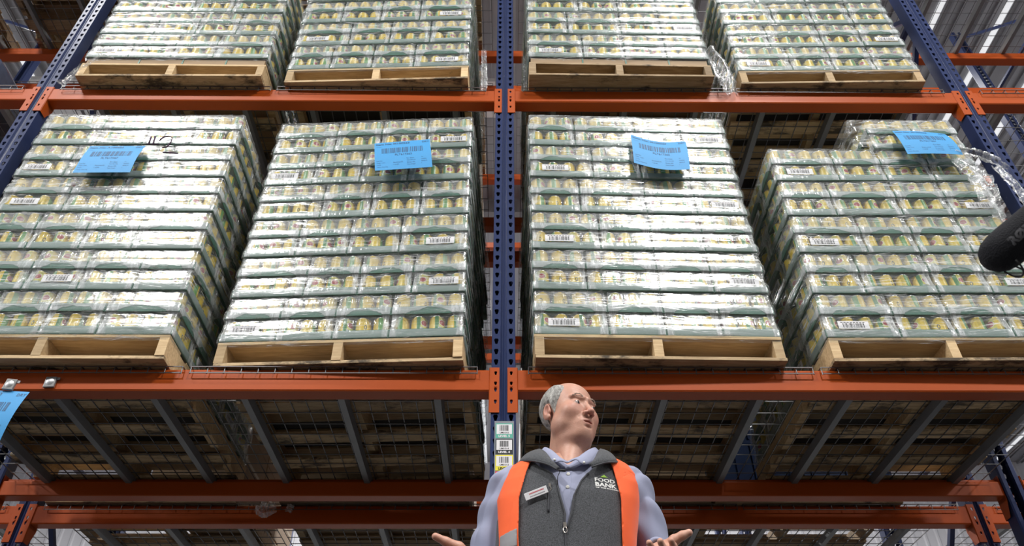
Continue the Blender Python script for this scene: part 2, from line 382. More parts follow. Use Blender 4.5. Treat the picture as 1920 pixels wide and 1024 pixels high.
def brace_mesh(z0, z1): return MB().tube([(0, .075, z0), (0, .975, z1)], .019, 4).mesh('brace', M_bl)
ME_br = [brace_mesh(0, 0), brace_mesh(0, .95)]
def upright(x, y, lab):
    t = empty('rack_upright', (x, y, 0), label=lab, cat='rack upright')
    link('post', ME_post, t); p = link('post', ME_post, t, (0, 1.05, 0), (0, 0, math.pi))
    link('foot_plate', ME_foot, t); link('foot_plate', ME_foot, t, (0, 1.05, 0), (0, 0, math.pi))
    z = .25; k = 0
    while z < POST_H-1.1:
        link('brace', ME_br[0], t, (0, 0, z))
        o = link('brace', ME_br[1], t, (0, 0 if k % 2 == 0 else 1.05, z+.04), (0, 0, 0 if k % 2 == 0 else math.pi)); z += 1.12; k += 1
    return t
BL = BAY-2*HW   # clear beam length
BH = .098
def beam_mesh():
    v = []; pr = [(0.004, 0), (.0, .006), (0, BH-.006), (.004, BH), (.040, BH), (.043, BH-.02), (.068, BH-.022), (.070, BH-.028), (.070, .004), (.066, 0)]
    mb = MB(); x0, x1 = HW+.008, BAY-HW-.008; n = len(pr)
    mb.v = [(x0, y, z) for y, z in pr]+[(x1, y, z) for y, z in pr]
    for j in range(n): j2 = (j+1) % n; mb.f.append((j, j2, n+j2, n+j)[::-1])
    mb.f.append(tuple(range(n))); mb.f.append(tuple(range(2*n-1, n-1, -1)))
    return mb.mesh('beam_bar', M_or)
ME_beam = beam_mesh()
def connector_mesh(s):
    """L plate hooked over the post face; s=+1 plate sits left end of beam (right half of post)"""
    mb = MB(); xa, xb = .016, HW+.0065; zt, zb = BH+.008, -.098; y = -.005
    holes = [BH-.018, BH-.066, .003, -.05]; xc = .031
    tear = [(-.006, .004), (-.004, .0085), (.004, .0085), (.006, .004), (.0025, -.009), (-.0025, -.009)]
    edges = [zt]+[(holes[i]+holes[i+1])/2 for i in range(3)]+[zb]
    for h, b, a in zip(holes, edges[:-1], edges[1:]):
        oc = [(xa, h+.003), (xa, b), (xb, b), (xb, h+.003), (xb, a), (xa, a)]; i0 = len(mb.v)
        mb.v += [(p[0], y, p[1]) for p in oc]+[(xc+p[0], y, h+p[1]) for p in tear]+[(xc+p[0], y+.0045, h+p[1]) for p in tear]
        for j in range(6): j2 = (j+1) % 6; mb.f += [(i0+j2, i0+j, i0+6+j, i0+6+j2), (i0+6+j2, i0+6+j, i0+12+j, i0+12+j2)]
    mb.quad((xa, y, zb), (xa, y+.004, zb), (xa, y+.004, zt), (xa, y, zt)); mb.quad((xa, y, zb), (xb, y, zb), (xb, y+.004, zb), (xa, y+.004, zb))
    mb.quad((xb, y, zb), (xb+.003, y+.004, zb), (xb+.003, y+.004, zt), (xb, y, zt))
    # side flange tapering under the beam
    x = xb+.003
    mb.v += [(x, y+.004, zt), (x, y+.004, zb), (x, .045, zb-.0), (x, .075, -.02), (x, .075, zt)]; n = len(mb.v)-5; mb.f.append((n, n+1, n+2, n+3, n+4))
    mb.box(x-.003, x, y+.004, .07, -.02, zt)
    mb.tube([(xc, y-.004, .018), (xc, y+.001, .018)], .0045, 8)
    if s < 0: mb.v = [(-p[0], p[1], p[2]) for p in mb.v]; mb.f = [tuple(reversed(q)) for q in mb.f]
    return mb.mesh('connector', M_or)
ME_con = {1: connector_mesh(1), -1: connector_mesh(-1)}
BAYN = {-2: 'outer left bay', -1: 'inner left bay', 0: 'inner right bay', 1: 'outer right bay'}
ORD = {1: 'lowest', 2: 'second', 3: 'third', 4: 'fourth'}
def beam(bay, lev, y, back, row):
    lab = 'orange %s beam of the %s level, %s, %s rack' % ('rear' if back else 'front', ORD[lev], BAYN[bay], row)
    t = empty('rack_beam', (bay*BAY, y, ZL[lev]), label=lab, cat='rack beam', group='orange rack beams of the %s rack' % row)
    r = 0
    if back:
        t.location = ((bay+1)*BAY, y, ZL[lev]); t.rotation_euler = (0, 0, math.pi)
    link('beam_bar', ME_beam, t); link('connector', ME_con[1], t); link('connector', ME_con[-1], t, (BAY, 0, 0))
DW = 1.14
def deck_wire_mesh():
    mb = MB(); r = .0024; n = 17; px = DW/n
    for i in range(n+1):
        x = i*px; mb.tube([(x, -.012, -.028), (x, -.012, .006), (x, 1.05, .006)], r, 4, False)
    y = .05
    for k in range(11): mb.tube([(0, y+.0985*k, .002), (DW, y+.0985*k, .002)], r, 4, False)
    mb.tube([(0, -.016, -.026), (DW, -.016, -.026)], r, 4, False); mb.tube([(0, -.016, .003), (DW, -.016, .003)], r, 4, False)
    return mb.mesh('wire_grid', M_wire)
ME_dw = deck_wire_mesh()
def chan_mesh():
    mb = MB(); mb.quad((-.022, .045, -.002), (.022, .045, -.002), (.022, 1.005, -.002), (-.022, 1.005, -.002))
    for s in (-1, 1):
        mb.quad((s*.022, .045, -.002), (s*.022, 1.005, -.002), (s*.014, 1.005, -.034), (s*.014, .045, -.034))
    mb.quad((-.014, .045, -.034), (-.014, 1.005, -.034), (.014, 1.005, -.034), (.014, .045, -.034)); return mb.mesh('channel', M_chan)
ME_ch = chan_mesh()
def deck(bay, half, lev, y, row):
    x0 = bay*BAY + (.10 if half == 0 else 1.275) + (.0 if bay >= 0 else .005)
    t = empty('wire_deck', (x0, y, ZL[lev]+BH), label='wire mesh deck, %s half, %s, %s level, %s rack' % (('left', 'right')[half], BAYN[bay], ORD[lev], row), cat='wire deck', group='wire decks of the %s rack' % row)
    o = link('wire_grid', ME_dw, t); o['kind'] = 'stuff'
    for k in range(3): link('channel', ME_ch, t, (DW/2 + (k-1)*.40, 0, 0))
for i, fx in enumerate((-2, -1, 0, 1, 2)):
    nm = {-2: 'far left', -1: 'left', 0: 'centre', 1: 'right', 2: 'far right'}[fx]
    upright(fx*BAY, 0, 'blue perforated rack upright, %s frame of the front rack' % nm)
    upright(fx*BAY, 1.33, 'blue perforated rack upright, %s frame of the second rack behind' % nm)
    if abs(fx) < 2: upright(fx*BAY, 5.3, 'blue rack upright, %s frame of the distant third rack' % nm)
for bay in (-2, -1, 0, 1):
    for lev in (1, 2, 3):
        beam(bay, lev, 0, False, 'front'); beam(bay, lev, 1.05, True, 'front')
        for h in (0, 1): deck(bay, h, lev, 0, 'front')
    for lev in (1, 2, 3):
        beam(bay, lev, 1.33, False, 'second'); beam(bay, lev, 2.38, True, 'second')
        for h in (0, 1):
            if not (lev == 3 and bay > 0): deck(bay, h, lev, 1.33, 'second')
    if bay in (-1, 0):
        for lev in (2, 3, 4): beam(bay, lev, 5.3, False, 'distant third')

# ------------------------------------------------------------------ pallets
PW, PD = 1.005, 1.20
def plank(x0, x1, y0, y1, z0, z1, mat, nm): return MB().box(x0, x1, y0, y1, z0, z1).mesh(nm, mat, bevel=.002)
def stringer_mesh(mat):
    z0, z1 = .015, .100; pts = [(0, z0), (.22, z0), (.24, z0+.035), (.40, z0+.035), (.42, z0), (.78, z0), (.80, z0+.035), (.96, z0+.035), (.98, z0), (PD, z0), (PD, z1), (0, z1)]
    v = [(-.019, y, z) for y, z in pts]+[(.019, y, z) for y, z in pts]; n = len(pts)
    f = [tuple(range(n))[::-1], tuple(range(n, 2*n))]+[(i, (i+1) % n, n+(i+1) % n, n+i) for i in range(n)]
    return mesh_from('stringer', v, f, mat)
PAL = {}
M_woods = wood_mat('pallet_timber_stained', (.66, .49, .28), (.48, .33, .18), .37)
for key, mat, mb_ in (('new', M_wood, M_woods), ('worn', M_woodx, M_woodx)):
    PAL[key] = dict(st=stringer_mesh(mat), top=[plank(0, PW, -w/2, w/2, .100, .1145, mat, 'deck_board') for w in (.135, .088)], bot=[plank(0, PW, -w/2, w/2, 0, .015, mb_, 'deck_board') for w in (.135, .09)])
PH = .1145
rp = random.Random(3)
def pallet(x, y, z, rz, lab, key='new', group=None, gapy=False):
    t = empty('wooden_pallet', (x, y, z), rz, label=lab, cat='pallet', group=group); d = PAL[key]
    for k in range(3): link('stringer', d['st'], t, ((.020, PW*.495, PW-.020)[k], 0, 0))
    for k in range(7): link('deck_board', d['top'][0 if k in (0, 6) else 1], t, (rp.uniform(-.003, .003), .0675+k*(PD-.135)/6 + (rp.uniform(-.012, .012) if 0 < k < 6 else 0), 0), (0, 0, rp.uniform(-.006, .006)))
    for k in range(5): link('deck_board', d['bot'][0 if k in (0, 4) else 1], t, (rp.uniform(-.003, .003), .0675+k*(PD-.135)/4 + (rp.uniform(-.02, .02) if 0 < k < 4 else 0), 0), (0, 0, rp.uniform(-.008, .008)))
    return t

# ------------------------------------------------------------------ cans, trays, cases
CP = .0752; CR = .0345; CH = .1065; LH = .1155; TH = 2*LH
def can_mesh(seg, name='can'):
    prof = [(CR*.9, .0), (CR*.985, .001), (CR, .003), (CR*.975, .0055), (CR*.975, .101), (CR, .1035), (CR*.985, .1065), (CR*.9, .1055), (CR*.88, .102), (.001, .102)]
    v, f, uv = lathe(prof, seg); uv = [(u, min(max(z, 0), .107)) for u, z in uv]
    return mesh_from(name, v, f, M_can, True, uv)
ME_can = can_mesh(18)
def tray_mesh(w, d, h=.040):
    mb = MB(); e = .0015; t = .0022; x0, x1, y0, y1 = -w/2-e, w/2+e, -e, d+e
    mb.box(x0, x1, y0, y1, 0, .002); mb.box(x0, x1, y0, y0+t, .002, h); mb.box(x0, x1, y1-t, y1, .002, h)
    mb.box(x0, x0+t, y0+t, y1-t, .002, h); mb.box(x1-t, x1, y0+t, y1-t, .002, h); return mb.mesh('tray', M_green)
def film_ring(name, w, d, prof, nx, ny, mat, uvmode, noise_amp=0, seed=0, y0=0, rc=.01, top=True, back=True):
    """closed ring of film around a w x d block whose front face is y=y0; prof = [(z, out)]"""
    path = []  # (x,y,nx,ny,u,side)
    hw = w/2
    def side(ax, ay, bx, by, n, nxv, nyv, um):
        for i in range(n+1):
            t = i/n; path.append((ax+(bx-ax)*t, ay+(by-ay)*t, nxv, nyv, um(t)))
    r = rc
    L = [(-hw+r, 0, hw-r, 0, nx, 0, -1, w), (hw, r, hw, d-r, ny, 1, 0, d), (hw-r, d, -hw+r, d, max(3, nx//3), 0, 1, w), (-hw, d-r, -hw, r, ny, -1, 0, d)]
    acc = 0
    for a in L:
        if uvmode == 'case': side(a[0], a[1]+y0, a[2], a[3]+y0, a[4], a[5], a[6], lambda t: t-.5)
        else: side(a[0], a[1]+y0, a[2], a[3]+y0, a[4], a[5], a[6], lambda t, A=acc, W=a[7]: A+t*W)
        acc += a[7]
    n = len(path); v = []; uv = []; f = []
    rng = np.random.RandomState(seed); ph = rng.uniform(0, 6.28, 12); fq = rng.uniform(4, 26, 12); fz = rng.uniform(8, 60, 12)
    for (z, off) in prof:
        for (x, y, ax, ay, u) in path:
            q = off
            if noise_amp:
                s = x*1.0+y*1.3
                q += noise_amp*sum(math.sin(fq[k]*s+fz[k]*z+ph[k]) for k in range(12))/4
            v.append((x+ax*q, y+ay*q, z)); uv.append((u, z))
    for i in range(len(prof)-1):
        for k in range(n):
            k2 = (k+1) % n
            f.append((i*n+k, i*n+k2, (i+1)*n+k2, (i+1)*n+k))
    if top:
        f.append(tuple((len(prof)-1)*n+k for k in range(n)))
    me = mesh_from(name, v, f, mat, True, uv); return me
CASEPROF = []
for z_ in (0, .1155):
    CASEPROF += [(z_+.0004, .0012), (z_+.0016, .0034), (z_+.004, .0038), (z_+.020, .0040), (z_+.036, .0039), (z_+.0405, .0034), (z_+.045, .0012), (z_+.055, -.0018), (z_+.075, -.0038), (z_+.095, -.0050), (z_+.106, -.0058)]
CASEPROF += [(.2265, -.012), (.2290, -.026)]
DIMS = {3: (3*CP+.002, 4*CP+.002), 4: (4*CP+.002, 3*CP+.002)}
ME_tray = {k: tray_mesh(*DIMS[k]) for k in DIMS}
ME_film = {k: film_ring('shrink_film', DIMS[k][0], DIMS[k][1], CASEPROF, 12, 12, M_shrink, 'case', rc=.003) for k in DIMS}
def inner_mesh(nx, skip):
    ny = 7-nx; vv = []; ff = []
    for L in (0, 1):
        for i in range(nx):
            for j in range(ny):
                if (i, j) in skip: continue
                n = len(vv); cx = (i-(nx-1)/2)*CP; cy = (j+.5)*CP; z0 = L*LH+.002
                for zz, r in ((z0, CR*.98), (z0+CH, CR*.98)):
                    for k in range(8): vv.append((cx+r*math.cos(k*math.pi/4), cy+r*math.sin(k*math.pi/4), zz))
                for k in range(8): ff.append((n+k, n+(k+1) % 8, n+8+(k+1) % 8, n+8+k))
                ff.append(tuple(n+8+k for k in range(8)))
    return mesh_from('inner_cans', vv, ff, simple_inner)
simple_inner = simple('inner_can_print', (.42, .36, .05), .5, var=.4, scale=18)
_inner = {}
# printed white case label
def case_label_mesh():
    mb = MB(); mb.box(-.064, .064, -.0012, 0, -.019, .019); return mb.mesh('case_label', M_white)
ME_clabel = case_label_mesh()
fl = Flat(); fl.bars(-.045, .045, -.013, .008, 5, 22); fl.text('FRESH CUT SWEET PEAS 24 CANS', 0, .0115, .004, 0, .105, True)
ME_cprint = None
fl = Flat(); fl.bars(-.045, .045, -.014, .008, 5, 22)
for k in range(8): fl.rect(-.052+k*.013, -.052+k*.013+.009, .0115, .0140)
ME_cprint = fl.mesh('barcode', M_ink, lambda a, b: (a, -.0016, b))
rc = random.Random(11)
NTH2 = ['second', 'third', 'fourth', 'fifth']; TNTH = ['bottom', 'tier-two', 'tier-three', 'tier-four', 'tier-five', 'top']
NTH = ['bottom', 'second', 'third', 'fourth', 'fifth', 'top']
def case(parent_M, x, y, z, n, vis, lab, grp, label_at=None):
    """n cans wide at the front; vis: set of 'F','L','R' faces seen"""
    M = parent_M @ Matrix.Translation((x, y, z))
    t = bpy.data.objects.new('can_case', None); C.objects.link(t); t.matrix_world = M; t.empty_display_size = .1
    tag(t, lab, 'case of cans', grp)
    ny = 7-n; cells = set()
    if 'F' in vis: cells |= {(i, 0) for i in range(n)}
    if 'L' in vis: cells |= {(0, j) for j in range(ny)}
    if 'R' in vis: cells |= {(n-1, j) for j in range(ny)}
    for L in (0, 1):
        link('tray', ME_tray[n], t, (0, 0, L*LH))
        for (i, j) in sorted(cells):
            link('can', ME_can, t, ((i-(n-1)/2)*CP*.995+rc.uniform(-.001, .001), (j+.5)*CP+.001, L*LH+.002), (0, 0, rc.uniform(0, 6.283)))
    key = (n, tuple(sorted(cells)))
    if key not in _inner: _inner[key] = inner_mesh(n, cells)
    o = link('inner_cans', _inner[key], t); o['kind'] = 'stuff'
    link('shrink_film', ME_film[n], t)
    if label_at is not None:
        if label_at == 'side':
            sg = 1 if 'R' in vis else -1
            lb = link('case_label', ME_clabel, t, (sg*(DIMS[n][0]/2+.0065), DIMS[n][1]*.5, .058), (0, 0, sg*math.pi/2))
        else: lb = link('case_label', ME_clabel, t, (label_at, -.0065, .057), (0, 0, rc.uniform(-.02, .02)))
        link('barcode', ME_cprint, lb)
    return t
WI = 1.002
def stack(key, where, x, y, z, rz, tiers, side, labelcols, skip=None, wrap_extra=0, bump_seed=1, z_off=0):
    """x,y = front-left corner of the pallet top"""
    M = Matrix.Translation((x, y, z)) @ Matrix.Rotation(rz, 4, 'Z')
    grp = 'wrapped can cases on the ' + where
    for T in range(tiers):
        widths = [3, 3, 3, 4] if T % 2 == 0 else [4, 3, 3, 3]
        if side == 'L': widths = widths[::-1] if T % 2 == 0 else [3, 4, 3, 3]
        xx = .0; tot = sum(DIMS[w][0] for w in widths); gap = (PW-.002-tot)/3
        for c, w in enumerate(widths):
            W = DIMS[w][0]; cx = xx+W/2+.001; xx += W+gap
            if skip and (T, c) in skip: continue
            vis = 'F'
            if c == 0: vis += 'L' if side == 'L' else ''
            if c == 3: vis += 'R' if side == 'R' else ''
            la = None
            if labelcols.get(T) == c: la = (-.02 if c == 0 else .02) if w == 3 else (.03 if c == 3 else -.03)
            case(M, cx, rc.uniform(0, .004), T*TH, w, vis, 'case of cans, %s tier, %s from left, %s' % (NTH[T], ('first', 'second', 'third', 'fourth')[c], where), grp, la)
        # side column running back
        sc = 3 if side == 'R' else 0; w = widths[sc]; W, D = DIMS[w]; yy = D+.004; k = 0
        while yy+D < PD+.01:
            if not (skip and (T, sc) in skip):
                case(M, (PW-.002-W/2) if side == 'R' else W/2+.001, yy, T*TH, w, side, 'side case of cans, %s tier, %s from front, %s' % (NTH[T], NTH2[k], where), grp, 'side' if (T+k) % 2 == 0 else None)
            yy += D+.003; k += 1
    # stretch wrap around the load
    def prof(t0, t1, top):
        pr = []
        if t0 == 0: pr += [(-.030, -.004), (-.012, .003)]
        for T in range(t0, t1):
            for L in (0, 1):
                zz = T*TH+L*LH
                pr += [(zz-.0018, .0090), (zz-.0002, .0108), (zz+.003, .0113), (zz+.020, .0115), (zz+.037, .0112), (zz+.0425, .0100), (zz+.050, .0062), (zz+.062, .0032), (zz+.080, .0016), (zz+.098, .0004), (zz+.110, .0006)]
        if top: pr += [(t1*TH+.002, -.008), (t1*TH+.006, -.03)]
        return pr
    full = tiers if not skip else tiers-1
    me = film_ring('stretch_wrap', PW, PD-.03, prof(0, full, True), 60, 40, M_stretch, 'stack', .0011, bump_seed, rc=.007)
    t = bpy.data.objects.new('stretch_wrap', me); C.objects.link(t); t.matrix_world = M @ Matrix.Translation((PW/2, -.002, 0))
    tag(t, 'clear stretch film wound around the cans on the ' + where, 'stretch wrap')
    if skip:
        x0 = .453; w2 = PW-x0
        me = film_ring('upper_film', w2, PD-.03, [(z_, o_-.004) for z_, o_ in prof(tiers-1, tiers, True)], 40, 30, M_stretch, 'stack', .0018, bump_seed+5, rc=.02)
        o = link('upper_film', me, t, (x0+w2/2-PW/2, 0, 0))
    return M, t
ST = {}
z1, z2, z3 = ZL[1]+BH+.008, ZL[2]+BH+.008, ZL[3]+BH+.008
ME_gap_shade = MB().box(.005, PW-.005, .004, PD-.01, 0, .0015).mesh('gap_shade_sheet', simple('gap_shade_dark', (.035, .032, .028), .8))  # added dark sheet: blocks light and stands in for shade in the pallet gaps
STK = [  # key, where, x, y, z, yaw, tiers, side, label columns, pallet key, sheet
 ('P1', 'lower pallet at the far left', -2.347, -.067, z1, 0, 6, 'R', {1: 1, 3: 0, 4: 0}, 'new', 0),
 ('P2', 'lower pallet left of the centre post', -1.167, -.010, z1, -.053, 6, 'R', {0: 0, 1: 3, 2: 3, 4: 0, 5: 3}, 'new', 0),
 ('P3', 'lower pallet right of the centre post', .124, -.078, z1, .024, 6, 'L', {0: 0, 1: 3, 2: 0, 4: 0, 3: 3, 5: 3}, 'new', 0),
 ('P4', 'lower pallet at the far right', 1.318, -.055, z1, -.004, 6, 'L', {0: 0, 1: 3, 2: 0, 3: 3, 4: 0}, 'new', 0),
 ('U1', 'upper pallet at the far left', -2.324, -.080, z2, .002, 4, 'R', {0: 0}, 'new', 1),
 ('U2', 'upper pallet left of the centre post', -1.206, -.041, z2, -.033, 4, 'R', {0: 3, 1: 0, 2: 3}, 'new', 0),
 ('U3', 'upper pallet right of the centre post', .131, -.100, z2, .013, 4, 'L', {0: 0, 1: 3}, 'worn', 1),
 ('U4', 'upper pallet at the far right', 1.300, -.047, z2, -.013, 4, 'L', {0: 0, 1: 3}, 'new', 0)]
for i, (k, where, x, y, z, rz, T, side, lc, pk, sheet) in enumerate(STK):
    pallet(x, y, z, rz, 'pale timber pallet under the cans, the ' + where, pk)
    zt = z+PH
    if sheet:
        t = empty('cardboard_layer', (x, y, zt+.0), rz, label='brown cardboard layer between pallet and cans on the ' + where, cat='cardboard')
        link('flat_carton', MB().box(.012, PW-.012, .01, PD-.02, .001, .050).mesh('flat_carton', M_card, bevel=.002), t)
        for q in (.30, .54, .78): link('green_strap', MB().box(q-.004, q+.004, .0075, .0095, .002, .049).mesh('green_strap', M_green), t)
        zt += .052
    t = link('gap_shade_sheet', ME_gap_shade, None, (x, y, zt+.0003), (0, 0, rz)); tag(t, 'added dark shade sheet beneath the cans on the ' + where, 'slip sheet')
    ST[k] = stack(k, where, x, y, zt+.0022, rz, T, side, lc, skip={(5, 0), (5, 1)} if k == 'P4' else None, bump_seed=i+2)

# ------------------------------------------------------------------ goods behind and beside
M_cardd = simple('carton_brown', (.30, .20, .115), .75, var=.12, scale=10)
ME_cart = MB().box(-.245, .245, 0, .39, 0, .29).mesh('carton', M_cardd, bevel=.004)
ME_tape = MB().box(-.246, .246, -.001, .391, .135, .155).mesh('tape', simple('carton_tape', (.42, .34, .22), .4))
def carton_load(x, y, z, where, tiers=4, cols=(0, 1), pk='worn'):
    pallet(x, y, z, 0, 'worn timber pallet under cartons, ' + where, pk)
    for T in range(tiers):
        for c in cols:
            for r_ in (0, 1, 2):
                t = empty('carton', (x+.26+c*.495, y+.01+r_*.395, z+PH+.001+T*.292), label='brown carton, %s tier, %s column, %s row, %s' % (NTH[T], ('left', 'right')[c], ('front', 'middle', 'back')[r_], where), cat='carton', group='cartons ' + where)
                link('box', ME_cart, t); link('tape', ME_tape, t)
for b, x in ((0, -2.42), (1, -1.19)):
    carton_load(x, 1.30, ZL[2]+BH+.008, ('second rack, middle level, far left', 'second rack, middle level, left')[b])
    carton_load(x, 1.30, ZL[1]+BH+.008, ('second rack, lower level, far left', 'second rack, lower level, left')[b], 4, ((1,), (0, 1))[b])
    pallet(x, -.06, z3, 0, 'timber pallet on the top level, %s of the bay left of the post' % ('left side', 'right side')[b], 'worn')
    pallet(x, 1.28, z3, 0, 'timber pallet on the top level of the second rack, %s' % ('left', 'right')[b], 'worn')
    pallet(x-2.52, -.06, z3, 0, 'timber pallet on the top level of the outer left bay, %s' % ('left', 'right')[b], 'worn')
carton_load(.10, 1.30, ZL[1]+BH+.008, 'second rack, lower level, right', 4)
pallet(1.125, 1.30, ZL[1]+BH+.008, 0, 'worn timber pallet under dark blue crates, second rack, lower level', 'worn')
M_dblue = simple('dark_blue_plastic', (.02, .05, .16), .4)
def crate_mesh():
    mb = MB(); mb.box(-.24, .24, 0, .38, 0, .012); mb.box(-.24, .24, 0, .012, .012, .25); mb.box(-.24, .24, .368, .38, .012, .25); mb.box(-.24, -.228, .012, .368, .012, .25); mb.box(.228, .24, .012, .368, .012, .25)
    mb.box(-.25, .25, -.008, .388, .238, .256)
    for k in range(5): mb.box(-.2+k*.095, -.19+k*.095, -.006, 0, .012, .238)
    return mb.mesh('crate_body', M_dblue)
ME_crate = crate_mesh()
for T in range(3):
    for c in (0, 1):
        t = empty('plastic_crate', (1.39+c*.50, 1.33, ZL[1]+BH+.008+PH+.001+T*.257), label='dark blue plastic crate, %s tier, %s column, second rack, lower level' % (NTH[T], ('left', 'right')[c]), cat='crate', group='dark blue crates on the second rack')
        link('crate_body', ME_crate, t)

carton_load(.30, 1.30, ZL[2]+BH+.008, 'second rack, middle level, right', 4)
carton_load(-1.28-2.52+.13, -.04, z3+.0+PH+.003, 'top level, outer left bay', 3, pk='worn')
# grey plastic-wrapped roll standing behind the second pallet
def wrapped_block(x, y, z, w, d, h, lab, seed):
    me = film_ring('wrapped_bundle', w, d, [(0, -.01)]+[(.02+i*.04, .004*math.sin(i*1.7+seed)) for i in range(int(h/.04))]+[(h, -.03)], 14, 14, simple('grey_film_bundle_%d' % seed, (.07, .08, .12), .16, .0, .5, 9, 1.), 'stack', .004, seed, rc=.03)
    o = link('wrapped_bundle', me, None, (x, y, z)); tag(o, lab, 'wrapped goods'); return o
wrapped_block(-3.02, -.03, z2, .36, .9, .26, 'grey plastic-wrapped bundle on the middle level, outer left bay', 3)

# ------------------------------------------------------------------ blue pallet tags
M_blue = simple('blue_tag_paper', (.045, .31, .66), .6, var=.04, scale=6)
M_bink = simple('tag_ink', (.03, .10, .22), .6, var=0)
def tag_print(item, plt, seed):
    f = Flat()
    f.text('Item No: ' + item, .008, .188, .014, .02, .165); f.text('DRY', .235, .188, .013, .01)
    f.bars(.035, .240, .118, .158, seed, 30); f.text(plt, .14, .096, .013, .004, None, True)
    f.text('Description', .010, .170, .005)
    for i, (a, x) in enumerate((('Lot No', .010), ('Origin / Code', .010), ('Use By', .010), ('Vendor: Receiving', .010))): f.text(a, x, .060-i*.0145, .0065)
    for i, a in enumerate(('Received 24', '1 of 44')): f.text(a, .090, .045-i*.0145, .0065)
    for i, a in enumerate(('Rcv Date', 'Case Quantity', 'Gross Wt', 'Total Weight')): f.text(a, .155, .068-i*.0145, .0068)
    for i, a in enumerate(('Qty', '10/20/22', '08:42:10', '1')): f.text(a, .225, .070-i*.0135, .0055)
    return f
def sheet(name, c, sag, item, plt, seed, lab, curl=0.0, W=.275, H=.212):
    tl, tr, bl, br = [Vector((p[0], p[1], p[2]+CZ)) for p in c]
    nrm = ((tr-tl).cross(bl-tl)).normalized()
    if nrm.y > 0: nrm = -nrm
    def fn(a, b, off=0.):
        s, t = a/W, 1-b/H
        p = (tl*(1-s)+tr*s)*(1-t)+(bl*(1-s)+br*s)*t
        p = p + Vector((0, 0, -sag))*math.sin(math.pi*s)*(1-.2*t) + nrm*(curl*math.sin(math.pi*t)*(.6+.4*s) + off)
        return p
    nx, ny = 16, 12; vv = []; ff = []
    for side, o_ in ((0, 0), (1, -.0006)):
        for j in range(ny+1):
            for i in range(nx+1): vv.append(tuple(fn(W*i/nx, H*j/ny, o_)))
    n = (nx+1)*(ny+1)
    for j in range(ny):
        for i in range(nx):
            a = j*(nx+1)+i; ff.append((a, a+1, a+nx+2, a+nx+1)); ff.append((n+a, n+a+nx+1, n+a+nx+2, n+a+1))
    o = link('pallet_tag', mesh_from('pallet_tag', vv, ff, M_blue, True)); tag(o, lab, 'tag')
    P_ = tag_print(item, plt, seed); me = P_.mesh('tag_print', M_bink, lambda a, b: tuple(fn(a, b, .0008)))
    link('tag_print', me, o); return o
sheet('t', [(-2.032,-.095,2.937),(-1.764,-.095,2.941),(-2.029,-.125,2.715),(-1.761,-.125,2.719)], .0, 'A100223', 'PLT617367', 1, 'blue barcode tag on the far left lower stack, below the scrawled marker', .01)
sheet('t', [(-.643,-.095,2.965),(-.372,-.095,2.999),(-.612,-.125,2.736),(-.342,-.125,2.764)], .0, 'M100223', 'PLT617363', 2, 'blue barcode tag on the lower stack left of the centre post', .008)
sheet('t', [(.632,-.098,3.037),(.901,-.095,2.993),(.621,-.125,2.799),(.884,-.125,2.755)], .03, 'M100223', 'PLT617362', 3, 'blue barcode tag with sagging edge on the lower stack right of the centre post', .01)
sheet('t', [(1.962,-.095,3.077),(2.221,-.095,3.055),(1.961,-.125,2.868),(2.231,-.125,2.865)], -.008, 'M100223', 'PLT617361', 4, 'blue barcode tag on the stepped far right lower stack', .012)
sheet('t', [(-2.106,-.016,1.605),(-1.834,-.024,1.586),(-2.125,-.03,1.380),(-1.855,-.035,1.370)], .0, 'M100223', 'PLT617359', 5, 'blue tag hanging from a magnet on the orange beam', .012)
for (x, z, ang, lab) in ((-1.921, 1.617+CZ, .12, 'square silver magnet holding the hanging blue tag'), (-1.783, 1.641+CZ, -.03, 'square silver magnet alone on the orange beam')):
    t = empty('magnet', (x, -.022 if x < -1.85 else -.001, z), label=lab, cat='magnet'); t.rotation_euler = (0, ang, 0)
    link('plate', MB().box(-.021, .021, -.010, 0, -.023, .023).mesh('plate', simple('magnet_steel', (.30, .30, .30), .35, .4), bevel=.002), t)
    v, f, uv = lathe([(.0, .0125), (.010, .012), (.014, .0105), (.016, .010)], 24); link('disc', mesh_from('disc', v, f, M_gal, True), t, None, (math.pi/2, 0, 0))
    link('tab', MB().box(.021, .032, -.006, -.002, .010, .021).mesh('tab', M_gal), t)
# marker scrawl written on the film of the far left stack
M_mark = simple('purple_marker', (.05, .015, .05), .4)
mk = MB(); K = 1/390.
def mpt(px, pz): return (-1.72+(px-255)*.00262+(272-pz)*-.0009, -.094, 2.95+CZ+(272-pz)*.0039)
for st_ in ([(246, 257), (243, 270)], [(254, 255), (251, 270)], [(238, 271), (250, 271), (262, 271)], [(262, 264), (270, 257), (280, 255), (286, 258), (284, 267), (277, 276), (268, 277)], [(270, 286), (284, 287), (299, 288)]):
    mk.tube([mpt(*q) for q in st_], .0045, 6, flat=.5)
o = link('marker_scrawl', mk.mesh('marker_scrawl', M_mark, True)); tag(o, 'purple marker scrawl on the film above the far left blue tag', 'marking', kind='stuff')

